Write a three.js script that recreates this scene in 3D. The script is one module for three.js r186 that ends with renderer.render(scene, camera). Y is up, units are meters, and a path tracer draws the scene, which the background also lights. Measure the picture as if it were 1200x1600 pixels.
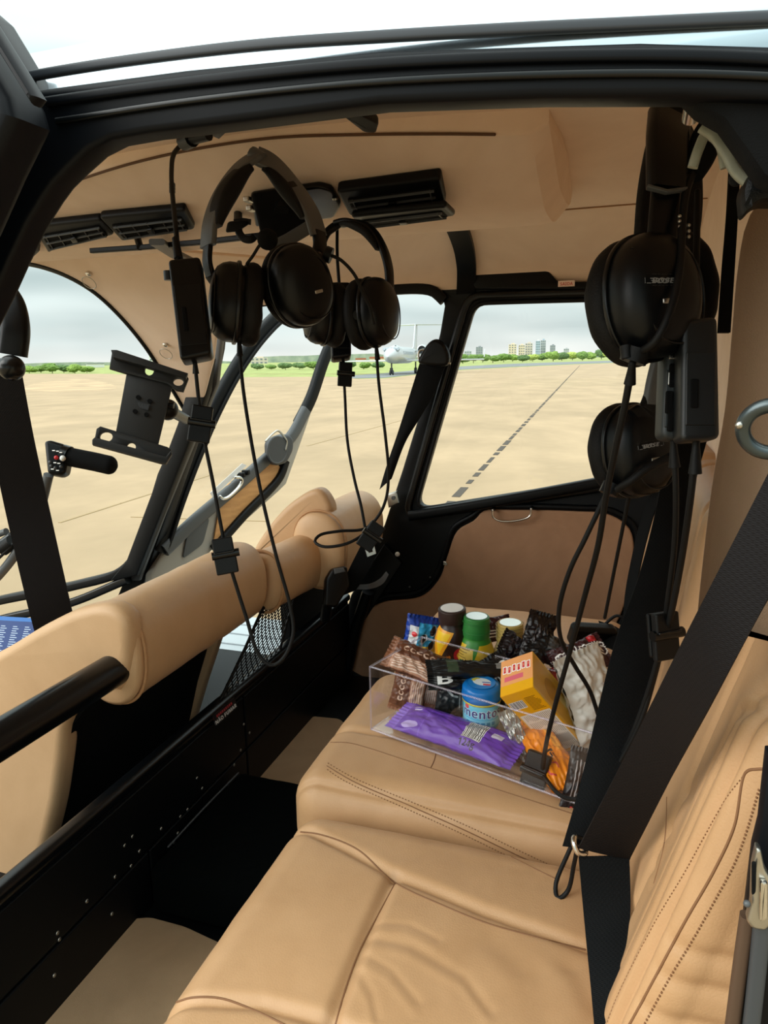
import * as THREE from 'three';
import { RoundedBoxGeometry } from 'three/addons/geometries/RoundedBoxGeometry.js';
import { mergeGeometries, mergeVertices, toCreasedNormals as creased } from 'three/addons/utils/BufferGeometryUtils.js';
import { SimplexNoise } from 'three/addons/math/SimplexNoise.js';

// ---------------------------------------------------------------- camera, sky, light, exposure
const scene = new THREE.Scene();
const F = 1110;                                                    // focal length in pixels of the 1200 x 1600 frame
const camera = new THREE.PerspectiveCamera(2 * Math.atan(800 / F) * 180 / Math.PI, 0.75, 0.03, 6000);
camera.rotation.order = 'YXZ';
camera.position.set(0, 0.985, 0);
camera.rotation.set(-Math.atan((800 - 563) / F), 18.7 * Math.PI / 180, -0.0163);
camera.updateMatrixWorld(true);
const CAM = camera.position.clone();
const renderer = new THREE.WebGLRenderer({ antialias: true });
renderer.toneMapping = THREE.LinearToneMapping;
renderer.toneMappingExposure = 1.25;
renderer.shadowMap.enabled = true;

let seed = 7;
const rnd = () => { seed = (seed * 1664525 + 1013904223) >>> 0; return seed / 4294967296; };
const rr = (a, b) => a + (b - a) * rnd();
const simplex = new SimplexNoise({ random: rnd });
const fbm = (x, y, z, o = 4) => { let s = 0, a = 0.5; for (let i = 0; i < o; i++) { s += a * simplex.noise3d(x, y, z); x *= 2.03; y *= 2.03; z *= 2.03; a *= 0.5; } return s; };
const clamp = THREE.MathUtils.clamp, lerp = THREE.MathUtils.lerp, sstep = THREE.MathUtils.smoothstep;
// crease-aware normals at millimetre scale (the library's own merges points within a centimetre)
function toCreasedNormals(g, a) { g.scale(1000, 1000, 1000); const q = creased(g, a); if (q !== g) g.scale(0.001, 0.001, 0.001); return q.scale(0.001, 0.001, 0.001); }
const V = (x, y, z) => new THREE.Vector3(x, y, z);

// overcast sky: flat grey-blue stratus with streaks, pale towards the horizon, brightest overhead (as overcast skies are)
{
  const W = 1024, H = 512, d = new Float32Array(W * H * 4);
  for (let r = 0; r < H; r++) {
    const el = ((r + 0.5) / H - 0.5) * Math.PI, y = Math.sin(el);
    for (let c = 0; c < W; c++) {
      const az = ((c + 0.5) / W - 0.5) * 2 * Math.PI, x = Math.cos(az) * Math.cos(el), z = Math.sin(az) * Math.cos(el);
      const k = 1 / (Math.max(y, 0) + 0.10), n = fbm(x * k * 0.42 + 3, z * k * 0.42, 5.1, 4), m = fbm(x * 1.6, y * 13, z * 1.6 + 9, 4);
      const hor = Math.exp(-Math.max(y, 0) / 0.055), top = sstep(y, 0.12, 0.95);
      const g = 0.60 + 0.32 * m * (1 - top) + 0.12 * n * (1 - hor) + 0.165 * hor + 1.75 * top;
      const w = clamp(hor * 0.9 + top * 0.6 + (m + n) * 0.3, 0, 1);
      const i = (r * W + c) * 4;
      d[i] = g * lerp(0.80, 0.985, w); d[i + 1] = g * lerp(0.985, 1.0, w); d[i + 2] = g * lerp(0.98, 0.945, w); d[i + 3] = 1;
    }
  }
  const t = new THREE.DataTexture(d, W, H, THREE.RGBAFormat, THREE.FloatType);
  t.mapping = THREE.EquirectangularReflectionMapping; t.magFilter = THREE.LinearFilter; t.minFilter = THREE.LinearFilter; t.needsUpdate = true;
  scene.background = t; scene.environment = t;
}
// the sun behind the cloud: a very wide, soft source behind the camera's left shoulder
const sun = new THREE.DirectionalLight(new THREE.Color(1.0, 0.97, 0.92), 2.0);
sun.position.set(-3.1, 2.3, 1.4); sun.target.position.set(-0.3, 0.5, -0.8);
sun.castShadow = true; sun.shadow.radius = 90; sun.shadow.mapSize.set(2048, 2048);
Object.assign(sun.shadow.camera, { left: -4, right: 4, top: 4, bottom: -4, near: 0.1, far: 12 });
sun.name = 'sun'; scene.add(sun, sun.target);

// ---------------------------------------------------------------- where the photograph's points lie
const ray = (px, py) => V((px - 600) / F, -(py - 800) / F, -1).applyQuaternion(camera.quaternion);
const onX = (v, px, py) => { const d = ray(px, py); return d.multiplyScalar((v - CAM.x) / d.x).add(CAM); };
const onY = (v, px, py) => { const d = ray(px, py); return d.multiplyScalar((v - CAM.y) / d.y).add(CAM); };
const onZ = (v, px, py) => { const d = ray(px, py); return d.multiplyScalar((v - CAM.z) / d.z).add(CAM); };
const onP = (p, n, px, py) => { const d = ray(px, py); return d.clone().multiplyScalar(p.clone().sub(CAM).dot(n) / d.dot(n)).add(CAM); };
const dep = (t, px, py) => ray(px, py).multiplyScalar(t).add(CAM);

// ---------------------------------------------------------------- textures (grain, weave, stains only)
function tex(w, h, f, color = false, rep = 1) {
  const d = new Uint8Array(w * h * 4);
  for (let y = 0; y < h; y++) for (let x = 0; x < w; x++) { const c = f(x, y, x / w, y / h), i = (y * w + x) * 4; for (let k = 0; k < 3; k++) d[i + k] = clamp(Math.round(255 * (Array.isArray(c) ? c[k] : c)), 0, 255); d[i + 3] = 255; }
  const t = new THREE.DataTexture(d, w, h, THREE.RGBAFormat, THREE.UnsignedByteType);
  t.wrapS = t.wrapT = THREE.RepeatWrapping; t.magFilter = THREE.LinearFilter; t.minFilter = THREE.LinearMipmapLinearFilter; t.generateMipmaps = true;
  if (color) t.colorSpace = THREE.SRGBColorSpace;
  t.repeat.set(rep, rep); t.needsUpdate = true; return t;
}
const tau = Math.PI * 2;
const tile = (u, v, s, o, q) => { const r = s / tau; const a = u * tau, b = v * tau; return fbm(r * Math.cos(a) + q, r * Math.sin(a) + r * 0.7 * Math.cos(b), r * Math.sin(b) - q, o); };
const leatherBump = (() => {
  const N = 256, K = 26, P = []; for (let j = 0; j < K; j++) for (let i = 0; i < K; i++) P.push([(i + rnd()) / K, (j + rnd()) / K]);
  return tex(N, N, (x, y, u, v) => {
    let a = 9, b = 9; const ci = Math.floor(u * K), cj = Math.floor(v * K);
    for (let dj = -1; dj <= 1; dj++) for (let di = -1; di <= 1; di++) {
      const p = P[((cj + dj + K) % K) * K + ((ci + di + K) % K)]; let dx = Math.abs(p[0] - u), dy = Math.abs(p[1] - v); dx = Math.min(dx, 1 - dx); dy = Math.min(dy, 1 - dy);
      const s = Math.hypot(dx, dy); if (s < a) { b = a; a = s; } else if (s < b) b = s;
    }
    return 0.35 + 0.6 * sstep((b - a) * K, 0, 0.35) + 0.05 * rnd();
  }, false, 12);
})();
const blotch = tex(256, 256, (x, y, u, v) => 0.5 + 0.45 * tile(u, v, 6, 5, 3), false, 1);
const grainBump = tex(128, 128, () => rnd(), false, 30);
const weaveBump = tex(64, 64, (x, y) => 0.5 + 0.5 * Math.sin((x + (y % 16 < 8 ? 0 : 8)) / 16 * tau) * Math.cos(y / 8 * tau), false, 60);
const mottled = (a, b, s = 5, o = 5, q = 1, rep = 1) => tex(256, 256, (x, y, u, v) => { const t = clamp(0.5 + 0.9 * tile(u, v, s, o, q) + 0.05 * (rnd() - 0.5), 0, 1); return [0, 1, 2].map((k) => lerp(a[k], b[k], t) / 255); }, true, rep);

// ---------------------------------------------------------------- materials
const std = (o) => new THREE.MeshStandardMaterial(o);
const phys = (o) => new THREE.MeshPhysicalMaterial(o);
const M = {
  leather: phys({ map: mottled([181, 141, 101], [189, 149, 109], 5, 5, 1, 2), roughness: 0.46, bumpMap: leatherBump, bumpScale: 0.00012, specularIntensity: 0.75, sheen: 0.15, sheenRoughness: 0.5, sheenColor: new THREE.Color(0.9, 0.8, 0.65) }),
  leatherFrontLit: phys({ map: mottled([199, 160, 119], [206, 167, 126], 5, 5, 3, 2), roughness: 0.44, bumpMap: leatherBump, bumpScale: 0.00012, specularIntensity: 0.8 }),  // bench leather lightened for the front rolls, making up for weaker light there
  leatherDark: phys({ map: mottled([176, 132, 92], [186, 142, 100], 5, 5, 2, 2), roughness: 0.55, bumpMap: leatherBump, bumpScale: 0.0004, specularIntensity: 0.6 }),
  holder: std({ color: '#191c1d', roughness: 0.55, bumpMap: grainBump, bumpScale: 0.0001 }),
  seam: std({ color: '#7d5636', roughness: 0.7 }),
  thread: std({ color: '#9a6d42', roughness: 0.8 }),
  liner: std({ map: mottled([230, 206, 183], [236, 213, 191], 6, 5, 4, 2), roughness: 0.85, bumpMap: grainBump, bumpScale: 0.0002 }),
  panelSuede: std({ map: mottled([156, 118, 88], [166, 127, 96], 7, 5, 5, 2), roughness: 0.8, bumpMap: grainBump, bumpScale: 0.0003 }),
  wood: std({ map: tex(256, 256, (x, y, u, v) => { const g = 0.5 + 0.5 * Math.sin((v * 26 + 1.6 * tile(u * 0.3, v, 5, 4, 8)) * tau * 0.5) * 0.4 + 0.25 * tile(u * 0.2, v, 40, 3, 2); return [lerp(196, 222, g) / 255, lerp(140, 166, g) / 255, lerp(84, 104, g) / 255]; }, true, 3), roughness: 0.6 }),
  black: phys({ color: '#06080a', specularIntensity: 0.38, roughness: 0.42, bumpMap: grainBump, bumpScale: 0.00015 }),
  blackSatin: phys({ color: '#06080a', roughness: 0.28, specularIntensity: 0.7 }),
  blackMatt: phys({ color: '#08090a', specularIntensity: 0.3, roughness: 0.85, bumpMap: grainBump, bumpScale: 0.0002 }),
  plastic: phys({ color: '#06080a', specularIntensity: 0.5, roughness: 0.36, bumpMap: grainBump, bumpScale: 0.00006 }),
  plasticGrey: std({ color: '#3a3d40', roughness: 0.5 }),
  pad: phys({ color: '#070708', specularIntensity: 0.5, roughness: 0.62, bumpMap: leatherBump, bumpScale: 0.0002 }),
  rubber: phys({ color: '#08090a', specularIntensity: 0.5, roughness: 0.6 }),
  webbing: phys({ color: '#07090b', specularIntensity: 0.28, roughness: 0.72, bumpMap: weaveBump, bumpScale: 0.0003 }),
  webbingBrown: phys({ color: '#120f10', specularIntensity: 0.35, roughness: 0.7, bumpMap: weaveBump, bumpScale: 0.0003 }),
  carpet: phys({ color: '#050808', specularIntensity: 0.1, roughness: 1, bumpMap: grainBump, bumpScale: 0.002 }),
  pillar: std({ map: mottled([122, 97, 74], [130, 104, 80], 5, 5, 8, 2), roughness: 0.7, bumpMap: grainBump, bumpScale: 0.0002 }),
  mat: std({ map: mottled([170, 140, 107], [180, 149, 115], 6, 5, 6, 2), roughness: 0.7, bumpMap: grainBump, bumpScale: 0.0004 }),
  paint: phys({ color: '#b7c3cb', roughness: 0.16, metalness: 0.92, clearcoat: 1, clearcoatRoughness: 0.03 }),
  frame: phys({ color: '#05080e', specularIntensity: 0.35, roughness: 0.45 }),
  greyPaint: std({ color: '#a39c90', roughness: 0.55 }),
  darkGrey: std({ color: '#4a4d4f', roughness: 0.45 }),
  primer: std({ map: mottled([118, 120, 104], [150, 150, 134], 9, 4, 7, 4), roughness: 0.6 }),
  chrome: std({ color: '#d7d4cd', roughness: 0.22, metalness: 1 }),
  steel: std({ color: '#b9b6ae', roughness: 0.35, metalness: 1 }),
  white: std({ color: '#e9e9e6', roughness: 0.5 }),
  glass: phys({ color: '#ffffff', roughness: 0.0, transmission: 1, thickness: 0, ior: 1.3, specularIntensity: 0.6 }),
  acrylic: phys({ color: '#ffffff', roughness: 0.02, transmission: 1, thickness: 0, ior: 1.49 }),
  acrylicEdge: phys({ color: '#f2eff8', roughness: 0.1, transmission: 0.88, thickness: 0, ior: 1.49 }),
};

// ---------------------------------------------------------------- building helpers
const names = new Map();
const numbered = (n) => { const k = names.get(n) ?? 0; names.set(n, k + 1); return k ? n + '_' + String(k).padStart(3, '0') : n; };
function thing(name, label, category, group) { const o = new THREE.Group(); o.name = numbered(name); o.userData = { label, category }; if (group) o.userData.group = group; scene.add(o); return o; }
function struct(name, geos, mat, parent) { const m = part(name, geos, mat, parent ?? scene); if (!parent) { m.name = numbered(name); m.userData.kind = 'structure'; } return m; }
function part(name, geos, mat, parent) {
  let g = Array.isArray(geos) ? merge(geos) : geos;
  const m = new THREE.Mesh(g, mat); m.name = name; m.castShadow = m.receiveShadow = true; (parent ?? scene).add(m); return m;
}
function solo(name, label, category, geos, mat, group) { const o = thing(name, label, category, group); const m = part(name, geos, mat, scene); scene.remove(m); scene.remove(o); m.name = o.name; m.userData = o.userData; scene.add(m); return settle(m); }
const bb = new THREE.Box3();
// put a thing's own origin at its base without moving anything
function settle(o) {
  o.updateMatrixWorld(true); bb.setFromObject(o); const c = bb.getCenter(V(0, 0, 0)); c.y = bb.min.y;
  if (o.isMesh) { o.geometry.translate(-c.x, -c.y, -c.z); o.position.copy(c); for (const k of o.children) k.position.sub(c); } else { o.position.copy(c); for (const k of o.children) k.position.sub(c); }
  o.updateMatrixWorld(true); return o;
}
function strip(g) { const out = new THREE.BufferGeometry(); for (const k of ['position', 'normal', 'uv']) if (g.attributes[k]) out.setAttribute(k, g.attributes[k]); if (g.index) out.setIndex(g.index); return out; }
function merge(list) { return list.length === 1 ? list[0] : mergeGeometries(list.map((g) => { const s = strip(g.index ? g.toNonIndexed() : g); if (!s.attributes.normal) s.computeVertexNormals(); if (!s.attributes.uv) boxUV(s); return s; })); }
// uv in metres from each face's dominant axis
function boxUV(g0) {
  const g = g0.index ? g0.toNonIndexed() : g0, p = g.attributes.position, uv = new Float32Array(p.count * 2), a = V(), b = V(), c = V(), n = V();
  for (let i = 0; i < p.count; i += 3) {
    a.fromBufferAttribute(p, i); b.fromBufferAttribute(p, i + 1); c.fromBufferAttribute(p, i + 2); n.copy(b).sub(a).cross(c.clone().sub(a));
    const x = Math.abs(n.x), y = Math.abs(n.y), z = Math.abs(n.z);
    [a, b, c].forEach((q, k) => { const [s, t] = x > y && x > z ? [q.z, q.y] : y > z ? [q.x, q.z] : [q.x, q.y]; uv[(i + k) * 2] = s; uv[(i + k) * 2 + 1] = t; });
  }
  g.setAttribute('uv', new THREE.BufferAttribute(uv, 2)); if (!g.attributes.normal) g.computeVertexNormals(); return g;
}
const smoothUV = (g, ang = 0.9) => { const p = strip(g); p.deleteAttribute('uv'); p.deleteAttribute('normal'); return boxUV(toCreasedNormals(mergeVertices(p, 1e-5), ang)); };
// a closed or open smooth run through points
function spline(pts, n = 60, closed = false, type = 'centripetal') { return new THREE.CatmullRomCurve3(pts, closed, type).getSpacedPoints(n); }
const basis = (x, y, z, p) => new THREE.Matrix4().makeBasis(x, y, z).setPosition(p);
// loft of rings (each an array of equally many points): open or capped
function loft(rings, { closedRing = true, cap = true, ang = 0.7, closedPath = false } = {}) {
  const m = rings[0].length, pos = [], idx = [];
  for (const r of rings) for (const p of r) pos.push(p.x, p.y, p.z);
  const R = rings.length, mm = closedRing ? m : m - 1;
  for (let i = 0; i < (closedPath ? R : R - 1); i++) for (let j = 0; j < mm; j++) { const a = i * m + j, b = i * m + (j + 1) % m, i2 = (i + 1) % R, c = i2 * m + j, d = i2 * m + (j + 1) % m; idx.push(a, c, b, b, c, d); }
  if (cap && closedRing && !closedPath) for (const [i, f] of [[0, 1], [R - 1, -1]]) {
    const c = V(); for (const p of rings[i]) c.add(p); c.multiplyScalar(1 / m); const k = pos.length / 3; pos.push(c.x, c.y, c.z);
    for (let j = 0; j < m; j++) { const a = i * m + j, b = i * m + (j + 1) % m; f > 0 ? idx.push(k, a, b) : idx.push(k, b, a); }
  }
  const g = new THREE.BufferGeometry(); g.setAttribute('position', new THREE.Float32BufferAttribute(pos, 3)); g.setIndex(idx); return boxUV(toCreasedNormals(g, ang));
}
// sweep a closed 2-D profile [[side, up], ...] along points; up gives the profile's up direction (vector or function of t)
function sweep(pts, prof, up, { scale, cap = true, ang = 0.7, closedPath = false } = {}) {
  const n = pts.length, rings = [];
  for (let i = 0; i < n; i++) {
    const t = (closedPath ? pts[(i + 1) % n].clone().sub(pts[(i + n - 1) % n]) : pts[Math.min(i + 1, n - 1)].clone().sub(pts[Math.max(i - 1, 0)])).normalize();
    const u0 = (typeof up === 'function' ? up(i / (n - 1), i) : up).clone(), s = t.clone().cross(u0).normalize(), u = s.clone().cross(t).normalize(), k = scale ? scale(i / (n - 1)) : 1, [ks, ku] = Array.isArray(k) ? k : [k, k];
    rings.push(prof.map(([a, b]) => pts[i].clone().addScaledVector(s, a * ks).addScaledVector(u, b * ku)));
  }
  return loft(rings, { cap, ang, closedPath });
}
const rrect = (w, h, r, n = 4) => { const o = []; for (const [cx, cy, a] of [[w / 2 - r, h / 2 - r, 0], [-w / 2 + r, h / 2 - r, 1], [-w / 2 + r, -h / 2 + r, 2], [w / 2 - r, -h / 2 + r, 3]]) for (let i = 0; i <= n; i++) { const t = (a + i / n) * Math.PI / 2; o.push([cx + r * Math.cos(t), cy + r * Math.sin(t)]); } return o; };
const circ = (r, n = 12, k = 1) => Array.from({ length: n }, (_, i) => [r * Math.cos(i / n * tau), r * k * Math.sin(i / n * tau)]);
const tube = (pts, r, n = 48, m = 8, closed = false) => boxUVlite(new THREE.TubeGeometry(new THREE.CatmullRomCurve3(pts, closed, 'centripetal'), n, r, m, closed), pts, r, closed);
function boxUVlite(g, pts, r, closed) { if (closed) return g; const s = new THREE.SphereGeometry(r, 8, 6); const a = s.clone().translate(pts[0].x, pts[0].y, pts[0].z), e = pts[pts.length - 1], b = s.translate(e.x, e.y, e.z); return merge([g, a, b]); }
const rod = (a, b, r, n = 10, r2 = r) => { const d = b.clone().sub(a), g = new THREE.CylinderGeometry(r2, r, d.length(), n); return g.applyMatrix4(new THREE.Matrix4().compose(a.clone().add(b).multiplyScalar(0.5), new THREE.Quaternion().setFromUnitVectors(V(0, 1, 0), d.normalize()), V(1, 1, 1))); };
const rbox = (w, h, d, r = 0.003, s = 3) => new RoundedBoxGeometry(w, h, d, s, Math.min(r, w / 2.01, h / 2.01, d / 2.01));
const put = (g, p, e = [0, 0, 0]) => g.applyMatrix4(new THREE.Matrix4().compose(p, new THREE.Quaternion().setFromEuler(new THREE.Euler(...e)), V(1, 1, 1)));
// prism from a planar outline in space: thickness along the outline's normal n (towards +n), bevelled
function slab(pts, n, t, { bevel = 0.002, holes = [], seg = 2, curve = 1 } = {}) {
  n = n.clone().normalize(); const o = pts[0].clone(), x = Math.abs(n.y) > 0.9 ? V(1, 0, 0) : V(0, 1, 0).cross(n).normalize(); x.addScaledVector(n, -x.dot(n)).normalize(); const y = n.clone().cross(x);
  const f = (p) => { const q = p.clone().sub(o); return new THREE.Vector2(q.dot(x), q.dot(y)); };
  const s = new THREE.Shape(pts.map(f)); for (const h of holes) s.holes.push(new THREE.Path(h.map(f)));
  const b = Math.min(bevel, t / 2.2), g = new THREE.ExtrudeGeometry(s, { depth: t - 2 * b, bevelEnabled: b > 0, bevelThickness: b, bevelSize: b, bevelOffset: -b, bevelSegments: seg, curveSegments: curve });
  g.translate(0, 0, b); g.applyMatrix4(basis(x, y, n, o)); const q = strip(g); q.deleteAttribute('uv'); q.deleteAttribute('normal'); return boxUV(toCreasedNormals(mergeVertices(q, 1e-6), 0.6));
}
// corner-rounded copy of an outline
function roundPoly(pts, r, n = 5) {
  const out = [], N = pts.length;
  for (let i = 0; i < N; i++) { const p = pts[i], a = pts[(i + N - 1) % N].clone().sub(p), b = pts[(i + 1) % N].clone().sub(p), R = Math.min(Array.isArray(r) ? r[i] : r, a.length() * 0.45, b.length() * 0.45); const A = p.clone().addScaledVector(a.normalize(), R), B = p.clone().addScaledVector(b.normalize(), R); if (R < 1e-5) { out.push(p.clone()); continue; } for (let k = 0; k <= n; k++) { const t = k / n; out.push(A.clone().multiplyScalar((1 - t) ** 2).addScaledVector(p, 2 * t * (1 - t)).addScaledVector(B, t * t)); } }
  return out;
}
// upholstered block: a rounded box, finely divided, pushed along its normals by fn(point, normal)
function pad([w, h, d], r, [nx, ny, nz], fn, ang = 1.2) {
  const g = strip(new THREE.BoxGeometry(w, h, d, nx, ny, nz)); g.deleteAttribute('uv'); g.deleteAttribute('normal'); const q = mergeVertices(g, 1e-6), p = q.attributes.position, v = V(), c = V(), n = V();
  for (let i = 0; i < p.count; i++) { v.fromBufferAttribute(p, i); c.set(clamp(v.x, -w / 2 + r, w / 2 - r), clamp(v.y, -h / 2 + r, h / 2 - r), clamp(v.z, -d / 2 + r, d / 2 - r)); n.copy(v).sub(c); if (n.lengthSq() < 1e-12) n.set(0, 1, 0); n.normalize(); v.copy(c).addScaledVector(n, r); const k = fn ? fn(v.clone(), n) : 0; v.addScaledVector(n, k); p.setXYZ(i, v.x, v.y, v.z); }
  return boxUV(toCreasedNormals(q, ang));
}
// distance from (a, b) to a polyline [[a, b], ...]
function dline(a, b, L) { let m = 1e9; for (let i = 0; i + 1 < L.length; i++) { const [x0, y0] = L[i], [x1, y1] = L[i + 1], dx = x1 - x0, dy = y1 - y0, t = clamp(((a - x0) * dx + (b - y0) * dy) / (dx * dx + dy * dy + 1e-12), 0, 1); m = Math.min(m, Math.hypot(a - x0 - t * dx, b - y0 - t * dy)); } return m; }
const groove = (d, w, k) => -k * Math.exp(-((d / w) ** 2));
// webbing: a thin strap whose two edges run through the given points
function strapE(L, R, t = 0.0016, n = 40, wav = 0) {
  const a = spline(L, n), b = spline(R, n), rings = [];
  for (let i = 0; i <= n; i++) {
    const s = b[i].clone().sub(a[i]), tg = a[Math.min(i + 1, n)].clone().sub(a[Math.max(i - 1, 0)]), nr = tg.cross(s).normalize(), row = [];
    for (let j = 0; j <= 6; j++) row.push(a[i].clone().lerp(b[i], j / 6).addScaledVector(nr, t / 2 + wav * Math.sin(j / 6 * Math.PI)));
    for (let j = 6; j >= 0; j--) row.push(a[i].clone().lerp(b[i], j / 6).addScaledVector(nr, -t / 2 + wav * Math.sin(j / 6 * Math.PI)));
    rings.push(row);
  }
  return loft(rings, { ang: 0.6 });
}
// strap along a centre line with a fixed width and a facing direction
const strapC = (pts, w, face, t = 0.0016, n = 40) => sweep(spline(pts, n), rrect(w, t, t * 0.45, 2), face);
const canv = (w, h, f, o = {}) => { const c = document.createElement('canvas'); c.width = w; c.height = h; const x = c.getContext('2d'); f(x, w, h); const t = new THREE.CanvasTexture(c); t.colorSpace = THREE.SRGBColorSpace; t.anisotropy = 4; return std({ map: t, roughness: 0.4, ...o }); };
// flat rectangle with uv 0..1 in a local frame, slightly thick
function plate(w, h, mat, name, parent, p, x, y, t = 0.0006) { const z = x.clone().cross(y).normalize(), g = new THREE.BoxGeometry(w, h, t); g.applyMatrix4(basis(x, y, z, p)); return part(name, g, mat, parent); }

// ================================================================ OUTSIDE: apron, taxiway, grass, trees, town, jet
const GY = -0.75;
const gpts = (list, y = GY) => list.map(([x, z]) => V(x, y, z));
const gp = (px, py, y = GY) => onY(y, px, py);
const concrete = std({
  map: (() => { return tex(1024, 1024, (x, y, u, v) => { const a = tile(u, v, 7, 6, 1.7), b = tile(u, v * 0.35, 16, 5, 9), c = tile(u * 1, v, 60, 3, 4); const t = clamp(0.5 + 0.55 * a + 0.35 * b + 0.15 * c, 0, 1); return [lerp(144, 172, t) / 255, lerp(124, 148, t) / 255, lerp(95, 116, t) / 255]; }, true, 1 / 24); })(),
  roughness: 0.9, bumpMap: grainBump, bumpScale: 0.0006,
});
const grassM = std({ map: mottled([122, 132, 72], [158, 166, 98], 9, 5, 3, 1 / 30), roughness: 1 });
struct('ground', slab(gpts([[-2500, 60], [1600, 60], [1600, -3200], [-2500, -3200]], GY - 0.06), V(0, 1, 0), 0.02, { bevel: 0 }), grassM);
const apronEdge = [[-1400, 586], [-300, 585], [60, 584], [170, 584], [240, 587], [300, 590], [420, 589], [520, 588.5], [560, 592], [600, 591.5], [700, 579.5], [800, 574], [900, 569.5], [985, 566.5], [1100, 561.5], [1300, 556]].map(([x, y]) => gp(x, y));
struct('floor', slab([V(30, GY - 0.04, 40), V(-60, GY - 0.04, 40), ...apronEdge.map((p) => V(p.x, GY - 0.04, p.z))].reverse(), V(0, 1, 0), 0.04, { bevel: 0 }), concrete).name = 'ground_apron';
// asphalt taxiway beyond the apron
const tw1 = [[545, 591], [600, 590], [700, 578.3], [800, 573], [900, 568.6], [985, 565.7], [1100, 560.8], [1250, 555.8]].map(([x, y]) => gp(x, y)), tw2 = [[1250, 554.6], [1100, 558.6], [985, 562.6], [900, 565], [800, 568.2], [700, 573.5], [600, 583], [530, 588]].map(([x, y]) => gp(x, y));
struct('road_taxiway', slab([...tw1, ...tw2].map((p) => V(p.x, GY - 0.04, p.z)), V(0, 1, 0), 0.035, { bevel: 0 }), std({ color: '#6f7374', roughness: 0.9 }));
// joints between the apron's slabs: tar-filled, broken in places
const jointM = std({ color: '#3e372f', roughness: 0.9 }), jointPale = std({ color: '#97825f', roughness: 0.95 });
function joint(a, b, w, dash, gap, mat, label) {
  const d = b.clone().sub(a), L = d.length(), u = d.normalize(), s = V(u.z, 0, -u.x), list = []; let t = 0;
  while (t < L && list.length < 260) { const l = dash * rr(0.6, 1.4), ww = w * rr(0.75, 1.2), p = a.clone().addScaledVector(u, t), q = a.clone().addScaledVector(u, Math.min(L, t + l)); list.push(slab([p.clone().addScaledVector(s, -ww), p.clone().addScaledVector(s, ww), q.clone().addScaledVector(s, ww), q.clone().addScaledVector(s, -ww)], V(0, 1, 0), 0.006, { bevel: 0 })); t += l + gap * rr(0.5, 1.5); dash *= 1.02; gap *= 1.015; }
  const m = struct('ground_joint', list, mat); m.userData.label = label; return m;
}
joint(gp(690, 800), gp(906, 571), 0.045, 0.5, 0.22, jointM, 'dark broken tar joint running away across the apron');
joint(gp(93, 817), gp(330, 742), 0.02, 1.4, 0.02, jointPale, 'thin pale slab joint seen through the windscreen');
joint(gp(480, 697), gp(690, 640), 0.02, 1.4, 0.02, jointPale, 'thin pale slab joint seen through the open doorway');
joint(gp(205, 808), gp(420, 815), 0.012, 1.6, 0.02, jointPale, 'faint slab joint crossing the apron');
{ const p = [[62, 598], [120, 592], [182, 606], [150, 611], [62, 612]].map(([x, y]) => gp(x, y)); const m = struct('ground_patch', slab(spline(p, 40, true).map((q) => V(q.x, GY, q.z)), V(0, 1, 0), 0.004, { bevel: 0 }), std({ map: mottled([150, 128, 100], [186, 160, 124], 6, 4, 3, 1 / 20), roughness: 0.95 })); }

// trees along the edge of the airfield
const leafM = [['#4f6b2f', '#6f8c40'], ['#5d7a33', '#86a04a'], ['#3f5a33', '#5f7a48'], ['#7d9440', '#a9b45a']].map(([a, b]) => std({ map: mottled([1, 3, 5].map((i) => parseInt(a.slice(i, i + 2), 16)), [1, 3, 5].map((i) => parseInt(b.slice(i, i + 2), 16)), 12, 4, 2, 1 / 8), roughness: 1 }));
const barkM = std({ color: '#5b4c3a', roughness: 1 });
function treeShape(h0, w, s) {
  const h = h0 * rr(0.85, 1.2);
  const o = [], n = 5 + Math.floor(rnd() * 3);
  for (let i = 0; i < n; i++) {
    const g = strip(new THREE.IcosahedronGeometry(1, 3)); g.deleteAttribute('uv'); g.deleteAttribute('normal'); const q = mergeVertices(g), p = q.attributes.position, v = V(), k = rr(0.3, 0.48);
    for (let j = 0; j < p.count; j++) { v.fromBufferAttribute(p, j); v.multiplyScalar(1 + 0.34 * fbm(v.x * 2.2 + s + i, v.y * 2.2, v.z * 2.2, 3)); p.setXYZ(j, v.x * w * k, v.y * h * 0.33, v.z * w * k); }
    q.translate(rr(-0.3, 0.3) * w, h * rr(0.45, 0.68), rr(-0.25, 0.25) * w); o.push(boxUV(toCreasedNormals(q, 0.5)));
  }
  return o;
}
const ORD = ['first', 'second', 'third', 'fourth', 'fifth', 'sixth', 'seventh', 'eighth', 'ninth', 'tenth', 'eleventh', 'twelfth', 'thirteenth', 'fourteenth', 'fifteenth', 'sixteenth', 'seventeenth', 'eighteenth'];
function tree(px, base, top, wpx, D, kind, label) {
  const p = dep(D, px, base), up = D / F, h = (base - top) * up, w = wpx * up, t = thing('tree', label, 'tree', 'trees along the far edge of the airfield');
  part('crown', treeShape(h, w, px), leafM[kind], t); part('trunk', put(new THREE.CylinderGeometry(h * 0.03, h * 0.045, h * 0.5, 8), V(0, h * 0.25, 0)), barkM, t);
  t.position.set(p.x, Math.min(p.y, GY - 0.04), p.z); t.rotation.y = px; return t;
}
const hz = (px) => 563 - 0.0163 * (px - 600), farD = (px, b) => 1.735 * F / (b - hz(px));
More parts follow.
